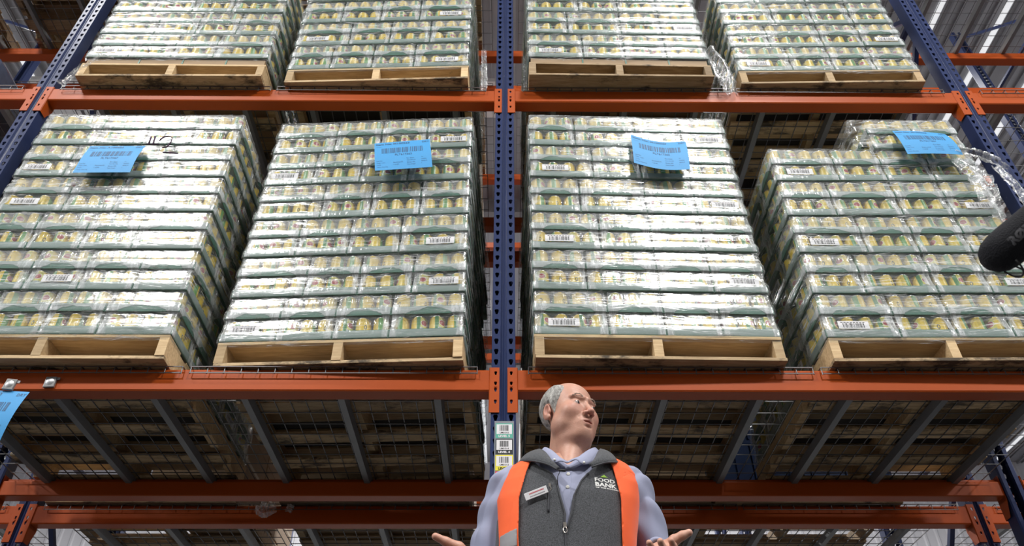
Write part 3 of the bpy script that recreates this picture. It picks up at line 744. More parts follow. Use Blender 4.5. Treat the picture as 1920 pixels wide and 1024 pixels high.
# ------------------------------------------------------------------ level labels on the centre post
pl = empty('label_strip', (.004, -.0015, 1.465+CZ), label='strip of coloured level barcode labels on the centre post', cat='label strip')
link('backing', MB().box(-.037, .037, -.0015, 0, -.34, .008).mesh('backing', simple('label_holder_grey', (.22, .24, .27), .5)), pl)
for i, (nm, col, tc, code) in enumerate((('LEVEL 5', (.10, .42, .32), 1, 'UM01015'), ('LEVEL 4', (.02, .025, .03), 1, 'UM01014'), ('LEVEL 3', (.85, .75, .04), 0, 'UM01013'), ('LEVEL 2', (.75, .06, .04), 1, 'UM01012'), ('LEVEL 1', (.06, .35, .70), 1, 'UM01011'))):
    zt = -.002-i*.0655; 
    c = link('level_label', MB().box(-.0325, .0325, -.0022, -.0015, zt-.062, zt).mesh('level_label', simple('level_colour_%d' % (5-i), col, .5, var=.02)), pl); c['label'] = 'label reading ' + nm
    link('white_panel', MB().box(-.029, .029, -.0026, -.0022, zt-.045, zt-.004).mesh('white_panel', M_white), c)
    f = Flat(); f.bars(-.018, .018, zt-.032, zt-.008, i+20, 12); f.text(code, 0, zt-.0425, .0065, .02, None, True)
    link('barcode', f.mesh('barcode', M_ink, lambda a, b: (a, -.0029, b)), c)
    f = Flat(); f.text(nm, 0, zt-.0585, .0095, .04, .043, True)
    link('lettering', f.mesh('lettering', M_white if tc else M_ink, lambda a, b: (a, -.0028, b)), c)

# ------------------------------------------------------------------ loose plastic
def ribbon(name, paths, lab, seed=1, mat=None):
    """crumpled film: each path = list of (centre, half width)"""
    r = random.Random(seed); vv = []; ff = []; uv = []; U = 9
    for path in paths:
        P = [Vector(p[0]) for p in path]; n0 = len(vv); sub = 7; pts = []
        for i in range(len(P)-1):
            for k in range(sub): t = k/sub; pts.append((P[i].lerp(P[i+1], t), path[i][1]*(1-t)+path[i+1][1]*t))
        pts.append((P[-1], path[-1][1])); tw = r.uniform(0, 3)
        for i, (p, w) in enumerate(pts):
            d = (pts[min(i+1, len(pts)-1)][0]-pts[max(i-1, 0)][0]).normalized(); a = d.cross(Vector((0, 1, 0))).normalized() if abs(d.y) < .95 else Vector((1, 0, 0)); b = d.cross(a)
            tw += r.uniform(-.25, .25)
            for k in range(U):
                s = (k/(U-1)-.5)*2; q = p + a*s*w + b*(math.sin(s*5+tw*2)*w*.35 + r.uniform(-.12, .12)*w) + a*r.uniform(-.08, .08)*w
                vv.append(tuple(q)); uv.append((s*w, i*.012))
        for i in range(len(pts)-1):
            for k in range(U-1): a = n0+i*U+k; ff.append((a, a+1, a+U+1, a+U))
    o = link(name, mesh_from(name, vv, ff, mat or M_crum, True, uv)); tag(o, lab, 'plastic film'); return o
zc = CZ
ribbon('loose_film', [[((2.19, -.12, 2.84+zc), .035), ((2.24, -.13, 2.74+zc), .06), ((2.25, -.13, 2.66+zc), .05), ((2.24, -.12, 2.55+zc), .045), ((2.27, -.10, 2.46+zc), .02)],
   [((2.22, -.12, 2.92+zc), .03), ((2.30, -.13, 2.86+zc), .045), ((2.38, -.12, 2.82+zc), .04), ((2.44, -.10, 2.80+zc), .02)],
   [((2.37, -.11, 2.80+zc), .03), ((2.40, -.12, 2.66+zc), .03), ((2.42, -.11, 2.54+zc), .035), ((2.40, -.10, 2.42+zc), .015)]], 'crumpled clear film hanging beside the far right blue tag', 4)
ribbon('loose_film', [[((-2.15, -.10, 3.66+zc), .008), ((-2.20, -.13, 3.65+zc), .012), ((-2.25, -.12, 3.58+zc), .012), ((-2.31, -.10, 3.56+zc), .014), ((-2.34, -.09, 3.48+zc), .022), ((-2.37, -.09, 3.44+zc), .03)]], 'twisted rope of clear film on the upper far left pallet corner', 9)
ribbon('loose_film', [[((-1.30, 1.31, 1.70+zc), .03), ((-1.26, 1.30, 1.67+zc), .04), ((-1.20, 1.305, 1.69+zc), .03)], [((-1.12, 1.30, 1.70+zc), .02), ((-1.13, 1.30, 1.66+zc), .02)]], 'scrap of clear film snagged on the beam of the second rack', 12)
ribbon('loose_film', [[((1.17, -.02, 3.90+zc), .05), ((1.20, -.05, 3.72+zc), .06), ((1.22, -.05, 3.56+zc), .055), ((1.23, -.03, 3.46+zc), .04)]], 'clear film stretched in the gap between the two upper right stacks', 15)
ribbon('loose_film', [[((-.125, .04, 3.96+zc), .015), ((-.12, .04, 3.75+zc), .018), ((-.115, .04, 3.45+zc), .015)], [((.115, .04, 3.9+zc), .008), ((.112, .04, 3.6+zc), .012), ((.11, .04, 3.43+zc), .008)]], 'hanging clear film strips either side of the centre post', 18)

# ------------------------------------------------------------------ implicit surfaces for the man
def surface_net(F, lo, h):
    """naive surface nets on a 3-D array; returns verts, quads"""
    s = F < 0; nx, ny, nz = F.shape
    c = s[:-1,:-1,:-1].astype(np.int8)
    tot = np.zeros_like(c)
    for dx in (0, 1):
        for dy in (0, 1):
            for dz in (0, 1): tot += s[dx:nx-1+dx, dy:ny-1+dy, dz:nz-1+dz]
    act = (tot > 0) & (tot < 8); I, J, K = np.nonzero(act); n = len(I)
    idx = np.full(act.shape, -1, np.int64); idx[I, J, K] = np.arange(n)
    acc = np.zeros((n, 3)); cnt = np.zeros(n)
    cor = [(a, b, d) for a in (0, 1) for b in (0, 1) for d in (0, 1)]
    for p in cor:
        for ax in range(3):
            if p[ax]: continue
            q = list(p); q[ax] = 1
            f0 = F[I+p[0], J+p[1], K+p[2]]; f1 = F[I+q[0], J+q[1], K+q[2]]; m = (f0 < 0) != (f1 < 0)
            t = f0[m]/(f0[m]-f1[m]); P = np.tile(np.array(p, float), (m.sum(), 1)); P[:, ax] = t; acc[m] += P; cnt[m] += 1
    V = (acc/cnt[:, None] + np.stack([I, J, K], 1))*h + np.array(lo)
    Q = []
    for ax in range(3):
        a = [slice(1, -1)]*3; a[ax] = slice(0, -1); b = [slice(1, -1)]*3; b[ax] = slice(1, None)
        A, B = s[tuple(a)], s[tuple(b)]; off = np.array([1, 1, 1]); off[ax] = 0
        for flip, m in ((False, A & ~B), (True, ~A & B)):
            e = np.stack(np.nonzero(m), 1) + off
            u = [(0, 0)]; o1, o2 = [k for k in range(3) if k != ax]
            d = np.zeros((4, 3), int); d[1, o1] = -1; d[2, o1] = -1; d[2, o2] = -1; d[3, o2] = -1
            q = np.stack([idx[tuple((e+dd).T)] for dd in d], 1)
            if (ax == 1) != flip: q = q[:, ::-1]
            Q.append(q)
    return V, np.concatenate(Q)
def grid(lo, hi, h):
    ax = [np.arange(lo[i], hi[i]+h, h, dtype=np.float32) for i in range(3)]
    return np.meshgrid(*ax, indexing='ij')
def sdf_object(name, fn, lo, hi, h, mat, parent=None, color=None):
    X, Y, Z = grid(lo, hi, h); F = fn(X, Y, Z).astype(np.float32)
    V, Q = surface_net(F, lo, h); me = mesh_from(name, V.tolist(), [], mat)
    me = bpy.data.meshes.new(name)
    me.vertices.add(len(V)); me.vertices.foreach_set('co', V.astype(np.float32).ravel())
    me.loops.add(len(Q)*4); me.loops.foreach_set('vertex_index', Q.astype(np.int32).ravel())
    me.polygons.add(len(Q)); me.polygons.foreach_set('loop_start', np.arange(0, len(Q)*4, 4, dtype=np.int32)); me.polygons.foreach_set('loop_total', np.full(len(Q), 4, np.int32))
    me.materials.append(mat); me.update(calc_edges=True); me.validate(); me.polygons.foreach_set('use_smooth', [True]*len(me.polygons))
    if color is not None:
        at = me.color_attributes.new('tint', 'FLOAT_COLOR', 'POINT'); at.data.foreach_set('color', color(V).astype(np.float32).ravel())
    return me
def ell(X, Y, Z, c, r):
    x, y, z = X-c[0], Y-c[1], Z-c[2]
    k0 = np.sqrt((x/r[0])**2+(y/r[1])**2+(z/r[2])**2)+1e-9; k1 = np.sqrt((x/r[0]**2)**2+(y/r[1]**2)**2+(z/r[2]**2)**2)+1e-9
    return k0*(k0-1)/k1
def cap(X, Y, Z, a, b, ra, rb=None):
    if rb is None: rb = ra
    a = np.array(a, float); b = np.array(b, float); d = b-a; L = (d*d).sum()
    t = np.clip(((X-a[0])*d[0]+(Y-a[1])*d[1]+(Z-a[2])*d[2])/L, 0, 1)
    return np.sqrt((X-a[0]-t*d[0])**2+(Y-a[1]-t*d[1])**2+(Z-a[2]-t*d[2])**2) - (ra+(rb-ra)*t)
def sm(a, b, k):
    h = np.clip(.5+.5*(b-a)/k, 0, 1); return b*(1-h)+a*h-k*h*(1-h)
def ss(a, b, k): return -sm(-a, b, k)     # subtract b from a
PX, PY = .19, -.46
def lean(Z): return np.interp(Z, [0, 1.2, 1.45, 1.56, 1.8], [-.02, -.02, .010, .024, .026]).astype(np.float32)
def torso(X, Y, Z, g=0.):
    x = X-lean(Z)
    zt = [.78, .9, 1.0, 1.12, 1.25, 1.34, 1.40, 1.44, 1.47, 1.495, 1.515, 1.54]
    w = np.interp(Z, zt, [.17, .178, .172, .168, .176, .186, .188, .180, .158, .120, .08, .02]); d = np.interp(Z, zt, [.115, .128, .130, .128, .124, .118, .110, .100, .088, .074, .060, .02]); yc = np.interp(Z, [.8, 1.1, 1.35, 1.5], [0, -.012, -.004, .02])
    w = w+g; d = d+g; n = 2.5
    q = ((np.abs(x)/w)**n+(np.abs(Y-yc)/d)**n)**(1/n)
    return (q-1)*np.minimum(w, d)*.95
ARM = {1: ((.190, .01, 1.415), (.258, .03, 1.175), (.226, -.165, 1.160)), -1: ((-.172, .01, 1.415), (-.243, .03, 1.160), (-.262, -.150, 1.140))}
# fingers: joints in man-local metres
HAND = {
 1: dict(palm=[((.236, -.185, 1.163), (.228, -.262, 1.132)), ((.222, -.185, 1.160), (.203, -.270, 1.122)), ((.208, -.185, 1.158), (.178, -.268, 1.118))],
        thumb=[((.236, -.195, 1.165), .0165), ((.252, -.225, 1.172), .0135), ((.272, -.236, 1.180), .0110), ((.289, -.240, 1.186), .0092)],
        fingers=[[(.232, -.262, 1.130), (.232, -.300, 1.118), (.226, -.324, 1.120), (.219, -.338, 1.128)],
                 [(.213, -.270, 1.124), (.206, -.313, 1.106), (.197, -.340, 1.109), (.190, -.352, 1.121)],
                 [(.194, -.270, 1.120), (.182, -.308, 1.104), (.172, -.334, 1.108), (.164, -.345, 1.120)],
                 [(.178, -.262, 1.118), (.163, -.290, 1.104), (.150, -.308, 1.106), (.141, -.317, 1.113)]]),
 -1: dict(palm=[((-.270, -.175, 1.142), (-.292, -.250, 1.118)), ((-.262, -.175, 1.138), (-.272, -.262, 1.105)), ((-.252, -.175, 1.134), (-.250, -.262, 1.096))],
        thumb=[((-.275, -.185, 1.144), .0165), ((-.300, -.215, 1.157), .0140), ((-.332, -.230, 1.166), .0112), ((-.359, -.240, 1.176), .0092)],
        fingers=[[(-.296, -.250, 1.114), (-.318, -.288, 1.096), (-.328, -.312, 1.090), (-.334, -.330, 1.090)],
                 [(-.280, -.262, 1.106), (-.296, -.305, 1.084), (-.304, -.332, 1.078), (-.308, -.350, 1.080)],
                 [(-.264, -.264, 1.100), (-.272, -.306, 1.078), (-.276, -.330, 1.072), (-.278, -.346, 1.074)],
                 [(-.248, -.260, 1.094), (-.248, -.290, 1.076), (-.248, -.310, 1.070), (-.248, -.324, 1.072)]])}
def hand_sdf(X, Y, Z, s):
    H = HAND[s]; a, b, w = ARM[s]
    f = cap(X, Y, Z, np.array(w)+np.array((0, .06, -.0)), (np.array(H['palm'][1][0])), .029, .022)
    for p in H['palm']: f = sm(f, cap(X, Y, Z, p[0], p[1], .0165, .0145), .012)
    T = H['thumb']
    for (p, r), (q, r2) in zip(T, T[1:]): f = sm(f, cap(X, Y, Z, p, q, r, r2), .006 if r < .0165 else .014)
    for i, F_ in enumerate(H['fingers']):
        rr = (.0092, .0095, .0090, .0078)[i]; g = None
        for k in range(3):
            c = cap(X, Y, Z, F_[k], F_[k+1], rr*(1.08-.10*k), rr*(1.0-.09*k)); g = c if g is None else sm(g, c, .003)
            if k: g = sm(g, ell(X, Y, Z, F_[k], (rr*1.04,)*3), .003)
        f = sm(f, g, .004)
    return f
HC = np.array((.022, .006, 1.664)); yaw, pit, rol = math.radians(35), math.radians(-1), math.radians(3)
Fd = np.array((math.sin(yaw)*math.cos(pit), -math.cos(yaw)*math.cos(pit), math.sin(pit)))
Rd = np.array((math.cos(yaw), math.sin(yaw), 0)); Ud = np.cross(Rd, -Fd); Ud = Ud/np.linalg.norm(Ud)
if Ud[2] < 0: Ud = -Ud
Rd2 = Rd*math.cos(rol)-Ud*math.sin(rol); Ud = Ud*math.cos(rol)+Rd*math.sin(rol); Rd = Rd2
HS = .0098     # head centimetres
def to_head(X, Y, Z):
    x, y, z = X-HC[0], Y-HC[1], Z-HC[2]
    return ((x*Rd[0]+y*Rd[1]+z*Rd[2])/HS, -(x*Fd[0]+y*Fd[1]+z*Fd[2])/HS, (x*Ud[0]+y*Ud[1]+z*Ud[2])/HS)
def from_head(p): p = np.array(p, float)*HS; return tuple(HC + Rd*p[0] - Fd*p[1] + Ud*p[2])
def skull(x, y, z):
    f = ell(x, y, z, (0, 1.6, 3.4), (7.7, 9.4, 7.9))
    f = sm(f, ell(x, y, z, (0, -2.6, -2.8), (6.6, 6.3, 8.2)), 2.2)
    return f
def head_sdf(x, y, z):
    ax = np.abs(x); f = skull(x, y, z)
    f = sm(f, ell(ax, y, z, (4.3, -1.9, -6.2), (3.2, 4.4, 3.7)), 2.2)           # jowls
    f = sm(f, ell(x, y, z, (0, -5.2, -8.0), (4.2, 4.0, 3.4)), 1.8)
    f = sm(f, ell(x, y, z, (0, -7.3, -9.3), (2.3, 1.8, 1.6)), 1.6)              # chin
    f = sm(f, ell(x, y, z, (0, -2.9, -10.8), (5.0, 5.4, 2.9)), 2.2)             # double chin
    f = sm(f, ell(ax, y, z, (4.3, -5.7, -2.6), (2.3, 2.1, 2.1)), 2.6)           # cheekbones
    f = sm(f, cap(ax, y, z, (.8, -8.3, 2.2), (4.5, -6.8, 2.3), .75, .6), 1.1)  # brow
    f = ss(f, ell(ax, y, z, (3.15, -9.5, .1), (1.75, 1.75, 1.0)), 1.1)          # sockets
    f = sm(f, ell(ax, y, z, (3.15, -7.05, .05), (1.45, 1.35, 1.25)), .35)       # lids
    f = sm(f, ell(ax, y, z, (3.1, -7.2, -1.4), (1.6, .7, .6)), 1.2)              # eye bags
    f = ss(f, ell(ax, y, z, (3.15, -8.6, -.05), (1.3, .95, .37)), .12)         # lid opening
    f = ss(f, cap(ax, y, z, (2.1, -8.5, .95), (4.3, -7.8, .9), .12), .25)       # lid crease
    f = sm(f, cap(x, y, z, (0, -8.2, .9), (0, -10.6, -3.2), .62, .95), .8)      # nose bridge
    f = sm(f, ell(x, y, z, (0, -10.9, -3.5), (1.1, 1.15, 1.0)), .5)
    f = sm(f, ell(ax, y, z, (1.35, -9.6, -3.9), (.75, 1.15, .75)), .45)
    f = ss(f, ell(ax, y, z, (.60, -10.15, -4.75), (.32, .45, .42)), .15)          # nostrils
    f = sm(f, ell(x, y, z, (0, -7.6, -6.5), (3.0, 2.0, 2.6)), 1.2)              # muzzle
    f = ss(f, cap(ax, y, z, (1.9, -9.6, -4.3), (2.9, -8.5, -5.4), .06, .03), .5)  # smile lines
    f = sm(f, cap(ax, y, z, (0, -9.55, -6.15), (2.3, -8.75, -6.6), .50, .26), .35)
    f = sm(f, cap(ax, y, z, (0, -9.30, -7.45), (2.1, -8.6, -7.1), .62, .30), .35)
    f = ss(f, ell(x, y, z, (0, -9.9, -6.80), (1.9, 1.25, .24)), .15)            # mouth
    f = ss(f, ell(x, y, z, (0, -9.6, -8.45), (1.5, .5, .35)), .5)
    # ears
    e = ell(ax, y, z, (7.75, 1.9, -.9), (.75, 1.75, 2.9)); e = ss(e, ell(ax, y, z, (8.5, 1.4, -.5), (.75, .95, 1.7)), .3); e = sm(e, ell(ax, y, z, (7.7, 1.0, -3.1), (.6, .9, .9)), .4)
    e = sm(e, ell(ax, y, z, (7.7, .35, -1.3), (.5, .5, .8)), .3)
    f = sm(f, e, .5)
    for zz, dd in ((4.6, .0), (5.6, .1), (6.5, .2)):
        f = ss(f, cap(ax, y, z, (0, -8.35+dd*2.5+(zz-4.6)*.25, zz), (3.6, -7.0+dd*2+(zz-4.6)*.28, zz+.1), .09), .35)
    return f
def skin_sdf(X, Y, Z):
    x, y, z = to_head(X, Y, Z); f = head_sdf(x, y, z)*HS
    n = cap(X, Y, Z, (.024, .028, 1.62), (.012, .048, 1.46), .060, .067)
    n = sm(n, cap(X, Y, Z, (.030, -.012, 1.565), (.006, -.045, 1.452), .032, .030), .04)
    f = sm(f, n, .018)
    return f
def skin_color(V):
    x, y, z = to_head(V[:, 0], V[:, 1], V[:, 2]); ax = np.abs(x); c = np.tile(np.array((.60, .33, .24, 1.)), (len(V), 1))
    def blend(m, col): m = np.clip(m, 0, 1)[:, None]; c[:, :3] = c[:, :3]*(1-m)+np.array(col)*m
    blend(.6*np.exp(-(((ax-4.4)/2.2)**2+((y+6.5)/2.5)**2+((z+2.5)/2.2)**2)), (.52, .19, .14))
    blend(.7*np.exp(-((x/1.8)**2+((y+10.4)/1.6)**2+((z+3.7)/1.5)**2)), (.52, .18, .13))
    blend(.8*np.exp(-(((ax-7.8)/1)**2+((y-1.5)/2)**2+((z+.8)/3)**2)), (.52, .20, .15))
    lips = np.exp(-((x/1.9)**4+((z+6.8)/.85)**4))*(y < -8.3); blend(.85*lips, (.40, .15, .12))
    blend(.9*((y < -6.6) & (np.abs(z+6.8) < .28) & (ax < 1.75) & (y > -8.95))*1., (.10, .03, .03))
    blend(1.*np.exp(-(((ax-.60)/.36)**4+((y+10.15)/.5)**4+((z+4.6)/.42)**4)), (.09, .025, .02))  # shade inside the nostrils, painted into the tint
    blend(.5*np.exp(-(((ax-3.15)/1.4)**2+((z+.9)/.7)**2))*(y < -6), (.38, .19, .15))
    return c
def skin_material():
    m, nt, b = nmat('skin'); at = N(nt, 'ShaderNodeAttribute', attribute_name='tint'); tc = N(nt, 'ShaderNodeTexCoord').outputs['Object']
    n1 = noise(nt, tc, 45, 4, .6); n2 = noise(nt, tc, 14, 3)
    c = mixc(nt, ramp(nt, n1, [(.35, .25), (.7, 0.)]), at.outputs['Color'], (.36, .14, .10))
    c = mixc(nt, ramp(nt, n2, [(.5, 0.), (.8, .25)]), c, (.62, .40, .30))
    lk(nt, c, b.inputs['Base Color']); b.inputs['Roughness'].default_value = .48
    b.inputs['Subsurface Weight'].default_value = .12; b.inputs['Subsurface Radius'].default_value = (.012, .005, .003); b.inputs['Subsurface Scale'].default_value = 1.
    bump(nt, b, noise(nt, tc, 260, 3), .35, .0012); return m
M_skin = skin_material()
man = empty('person', (PX, PY, 0), label='man in grey fleece vest and orange safety vest, palms raised, head turned aside', cat='person')
# body: head and neck, chest, arms, hands and legs grown separately at their own resolution, then joined
parts = []
parts.append(sdf_object('body', skin_sdf, (-.11, -.15, 1.43), (.16, .16, 1.80), .0017, M_skin, color=skin_color))
for s in (1, -1):
    x0, x1 = (.12, .31) if s > 0 else (-.385, -.21)
    parts.append(sdf_object('body', lambda X, Y, Z, s=s: hand_sdf(X, Y, Z, s), (x0, -.375, 1.045), (x1, -.06, 1.205), .0017, M_skin, color=skin_color))
def core(X, Y, Z):
    f = torso(X, Y, Z, -.004)
    for s in (1, -1):
        a, b, w = ARM[s]; w2 = (w[0], w[1]+.03, w[2])
        f = sm(f, cap(X, Y, Z, a, b, .052, .040), .03); f = sm(f, cap(X, Y, Z, b, w2, .041, .029), .01)
        f = sm(f, cap(X, Y, Z, (s*.085-.02, .0, .88), (s*.10-.02, -.01, .50), .082, .058), .03); f = sm(f, cap(X, Y, Z, (s*.10-.02, -.01, .50), (s*.105-.02, .02, .09), .055, .038), .02)
    return sm(f, cap(X, Y, Z, (.012, .048, 1.50), (.005, .045, 1.42), .060, .07), .02)
parts.append(sdf_object('body', core, (-.33, -.24, .05), (.33, .2, 1.56), .012, M_skin, color=skin_color))
bm = bmesh.new()
for me in parts: bm.from_mesh(me)
me = bpy.data.meshes.new('body'); bm.to_mesh(me); bm.free(); me.materials.append(M_skin); me.polygons.foreach_set('use_smooth', [True]*len(me.polygons))
body = link('body', me, man)
# eyes
M_eyew = simple('eye_white', (.45, .38, .35), .2, var=.03); M_iris = simple('iris', (.012, .012, .014), .1, var=.1)
for s in (1, -1):
    v, f, uv = lathe([(max(1.18*HS*math.sin(a), .00001), -1.18*HS*math.cos(a)) for a in np.linspace(0, math.pi, 20)], 28)
    e = link('eye', mesh_from('eye', v, f, M_eyew, True), man, from_head((s*3.15, -7.25, -.05)))
    g = Vector(tuple(Fd*.80+Rd*.42+Ud*.12)).normalized(); q = g.to_track_quat('Z', 'Y')
    v, f, uv = lathe([(.00001, 1.225*HS), (.30*HS, 1.205*HS), (.66*HS, 1.06*HS), (.68*HS, .98*HS)], 24)
    i_ = link('iris', mesh_from('iris', v, f, M_iris, True), e); i_.rotation_euler = q.to_euler()
# hair
def hair_mat():
    m, nt, b = nmat('grey_hair'); tc = N(nt, 'ShaderNodeTexCoord').outputs['Object']
    st = noise(nt, tc, 60, 4, .7, (1.5, 1, .5)); c = ramp(nt, st, [(.3, (.13, .125, .12)), (.5, (.34, .33, .31)), (.7, (.60, .59, .56))])
    lk(nt, c, b.inputs['Base Color']); b.inputs['Roughness'].default_value = .6; bump(nt, b, st, .9, .004); return m
M_hair = hair_mat()
def hair_sdf(X, Y, Z):
    x, y, z = to_head(X, Y, Z); f = skull(x, y, z); ax = np.abs(x)
    yb = np.interp(z, [-4, -2.6, 0, 3, 6, 7.6, 9.2, 10.6, 12], [.3, -1.0, -1.9, -3.4, -4.2, -3.4, -1.0, 2.0, 3.5])
    zb = np.interp(y, [-3, -.6, .4, 3.4, 4.2, 9], [-2.6, -2.4, 1.7, 1.6, -5.8, -7.5])
    n = .10*np.sin(x*5+z*3)*np.sin(y*4.1+z*2.3)+.07*np.sin(x*11+y*9)*np.sin(z*13)
    th = .62*np.clip((y-yb)/1.6, .05, 1)*np.clip((z-zb)/1.0, .1, 1)+n*.8
    reg = np.maximum(yb-y, zb-z)*.8
    return np.maximum(np.maximum(f-th, -(f+.5)), reg)*HS
link('hair', sdf_object('hair', hair_sdf, (-.11, -.11, 1.55), (.15, .17, 1.80), .0018, M_hair), man)
wm = MB(); rw = random.Random(2)
for k in range(46):   # thin wisps over the crown
    a = rw.uniform(-2.6, 3.2); yy = rw.uniform(-2.5, 3.2); zz = 3.4+7.9*math.sqrt(max(0, 1-(a/7.7)**2-((yy-1.6)/9.4)**2))
    p = np.array((a, yy, zz-.05)); q = p+np.array((rw.uniform(-.5, .9), rw.uniform(.3, 1.5), rw.uniform(.1, .5))); r_ = q+np.array((rw.uniform(-.2, .6), rw.uniform(.4, 1.), rw.uniform(-.3, .1)))
    wm.tube([from_head(p), from_head(q), from_head(r_)], .00035, 4)
o = link('hair_wisps', wm.mesh('hair_wisps', M_hair), man); o['kind'] = 'stuff'
M_brow = simple('brow_hair', (.40, .30, .24), .8)
for s in (1, -1):
    eb = MB(); re_ = random.Random(5)
    for k in range(60):
        t = re_.random(); cx = 1.4+3.1*t; cz = 2.45+.5*math.sin(math.pi*min(1, t*1.1))-.15*t+re_.uniform(-.22, .22)
        cy = -8.72+.02*(cx-1.4)+.155*(cx-1.4)**1.75-abs(cz-2.5)*.0
        p = np.array((s*cx, cy-.12, cz)); q = p+np.array((s*.55, .02+.12*t, .18-.25*t))
        eb.tube([from_head(p), from_head(q)], .0005, 4)
    o = link('eyebrow', eb.mesh('eyebrow', M_brow), man); o['kind'] = 'stuff'

# ------------------------------------------------------------------ clothes
def cloth(name, col, rough=.85, weave=500, bs=.3, heather=0, sheen=.2):
    m, nt, b = nmat(name); tc = N(nt, 'ShaderNodeTexCoord').outputs['Object']
    n = noise(nt, tc, weave, 3, .7); n2 = noise(nt, tc, 25, 3)
    c = mixc(nt, n2, tuple(x*.9 for x in col), tuple(min(1, x*1.08) for x in col))
    if heather: c = mixc(nt, ramp(nt, n, [(.40, 0.), (.62, heather)]), c, tuple(min(1, x*4) for x in col))
    lk(nt, c, b.inputs['Base Color']); b.inputs['Roughness'].default_value = rough; b.inputs['Sheen Weight'].default_value = sheen
    bump(nt, b, n, bs, .001); return m
M_shirt = cloth('light_blue_oxford', (.31, .33, .46), .8, 900, .3, 0, .05); M_fleece = cloth('grey_fleece', (.034, .036, .040), .95, 420, .6, .6, .15)
M_hiv = cloth('orange_safety_fabric', (1.0, .115, .008), .7, 700); M_refl = cloth('grey_reflective', (.22, .22, .235), .4, 700); M_navy = cloth('dark_piping', (.012, .014, .022), .6, 600)
M_trou = cloth('dark_trousers', (.03, .032, .045), .9, 600); M_shoe = simple('black_shoe_leather', (.015, .013, .012), .35)
VZ = [1.228, 1.275, 1.33, 1.38, 1.41, 1.44, 1.50, 1.6]; VL = [-.021, -.015, -.027, -.034, -.048, -.085, -.12, -.12]; VR = [-.021, -.005, .006, .030, .055, .085, .12, .12]
def vopen(X, Z): xl = np.interp(Z, VZ, VL); xr = np.interp(Z, VZ, VR); return np.where(Z < 1.228, 1., np.maximum(xl-X, X-xr))
def folds(X, Y, Z, a=.004):
    return a*(np.sin(Z*58+X*40+2*np.sin(Y*21+Z*9))*.55+(1-2*np.abs(np.sin(Z*21-X*34+Y*26+1.3*np.sin(Z*13))))*.75)
def shirt_sdf(X, Y, Z):
    f = torso(X, Y, Z, .006)
    for s in (1, -1):
        a, b, w = ARM[s]
        g = cap(X, Y, Z, a, b, .062, .055); g = sm(g, cap(X, Y, Z, b, (w[0], w[1]+.012, w[2]), .056, .040), .02)
        f = sm(f, g+folds(X, Y, Z, .0062), .03)
    for s in (1, -1):
        w = ARM[s][2]; b = ARM[s][1]; d = np.array(w)-np.array(b); d = d/np.linalg.norm(d)
        q = (X-w[0])*d[0]+(Y-w[1])*d[1]+(Z-w[2])*d[2]
        near = np.sqrt((X-w[0])**2+(Y-w[1])**2+(Z-w[2])**2) < .11
        f = np.where(near, np.maximum(f, q-.006), f)
        f = np.where(near, np.maximum(f, -(cap(X, Y, Z, b, tuple(np.array(w)+d*.05), .034, .034))), f)
    nk = np.maximum(np.abs(X-.002)-(Z-1.445)*.85, 1.445-Z); nk = np.where(Y < .02, nk, 1.)
    f = np.maximum(f, -nk)
    f = np.maximum(f, -cap(X, Y, Z, (.012, .045, 1.50), (.028, .028, 1.62), .063, .07))
    return np.maximum(f, 1.0-Z)
link('shirt', sdf_object('shirt', shirt_sdf, (-.36, -.28, .99), (.36, .19, 1.56), .004, M_shirt), man)
def fleece_outer(X, Y, Z): return torso(X, Y, Z, .018)+folds(X*.4, Y*.4, Z*.5, .0012)
def arm_cut(X, Y, Z, g):
    c = None
    for s in (1, -1):
        a, b, w = ARM[s]; e = ell(X, Y, Z, (s*.235+.012, .0, 1.395), (.075-g, .15, .105-g)); c = e if c is None else np.minimum(c, e)
    return c
def fleece_sdf(X, Y, Z):
    o = fleece_outer(X, Y, Z); f = np.maximum(o, -torso(X, Y, Z, .0075))
    f = np.maximum(f, -np.where(Y < .0, -(vopen(X, Z)), -1.)*1.) if False else f
    v = np.where(Y < .01, vopen(X, Z), .05); f = np.maximum(f, -v)
    f = np.maximum(f, -arm_cut(X, Y, Z, 0)); f = np.maximum(f, -cap(X, Y, Z, (.010, .03, 1.47), (.03, .02, 1.64), .082, .09))
    return np.maximum(f, .98-Z)
M4 = sdf_object('fleece_vest', fleece_sdf, (-.24, -.18, .97), (.24, .18, 1.56), .003, M_fleece)
# v>0 outside the opening so keep it: opening is where vopen<0
fv = link('fleece_vest', M4, man)
def hiv_sdf(X, Y, Z):
    f = np.maximum(torso(X, Y, Z, .0265)+folds(X, Y, Z*.3, .0016), -torso(X, Y, Z, .0195))
    L = np.maximum(X-np.interp(Z, [1.1, 1.22, 1.33, 1.42, 1.50, 1.56], [-.142, -.146, -.143, -.120, -.092, -.08]), np.interp(Z, [1.1, 1.22, 1.35, 1.42, 1.5], [-.20, -.198, -.205, -.176, -.15])-X)
    R_ = np.maximum(np.interp(Z, [1.1, 1.22, 1.33, 1.42, 1.50, 1.56], [.130, .135, .142, .130, .118, .11])-X, X-np.interp(Z, [1.1, 1.22, 1.35, 1.42, 1.5], [.186, .188, .205, .210, .19]))
    B = np.where(Y > .07, np.abs(X)-.15, 1.)
    f = np.maximum(f, np.minimum(np.minimum(L, R_), B)); return np.maximum(f, .98-Z)
hv = link('safety_vest', sdf_object('safety_vest', hiv_sdf, (-.25, -.19, .97), (.25, .19, 1.57), .003, M_hiv), man)
hv['label'] = 'open orange safety vest'
def refl_sdf(X, Y, Z):
    f = np.maximum(torso(X, Y, Z, .0350), -torso(X, Y, Z, .0290)); m = np.where(X < 0, np.maximum(X+.150, -.196-X), np.maximum(.139-X, X-.184))
    t = Z-np.where(X < 0, 1.232+.25*(X+.17), 1.190); return np.maximum(f, np.maximum(m, np.maximum(t, -(t+.05))))
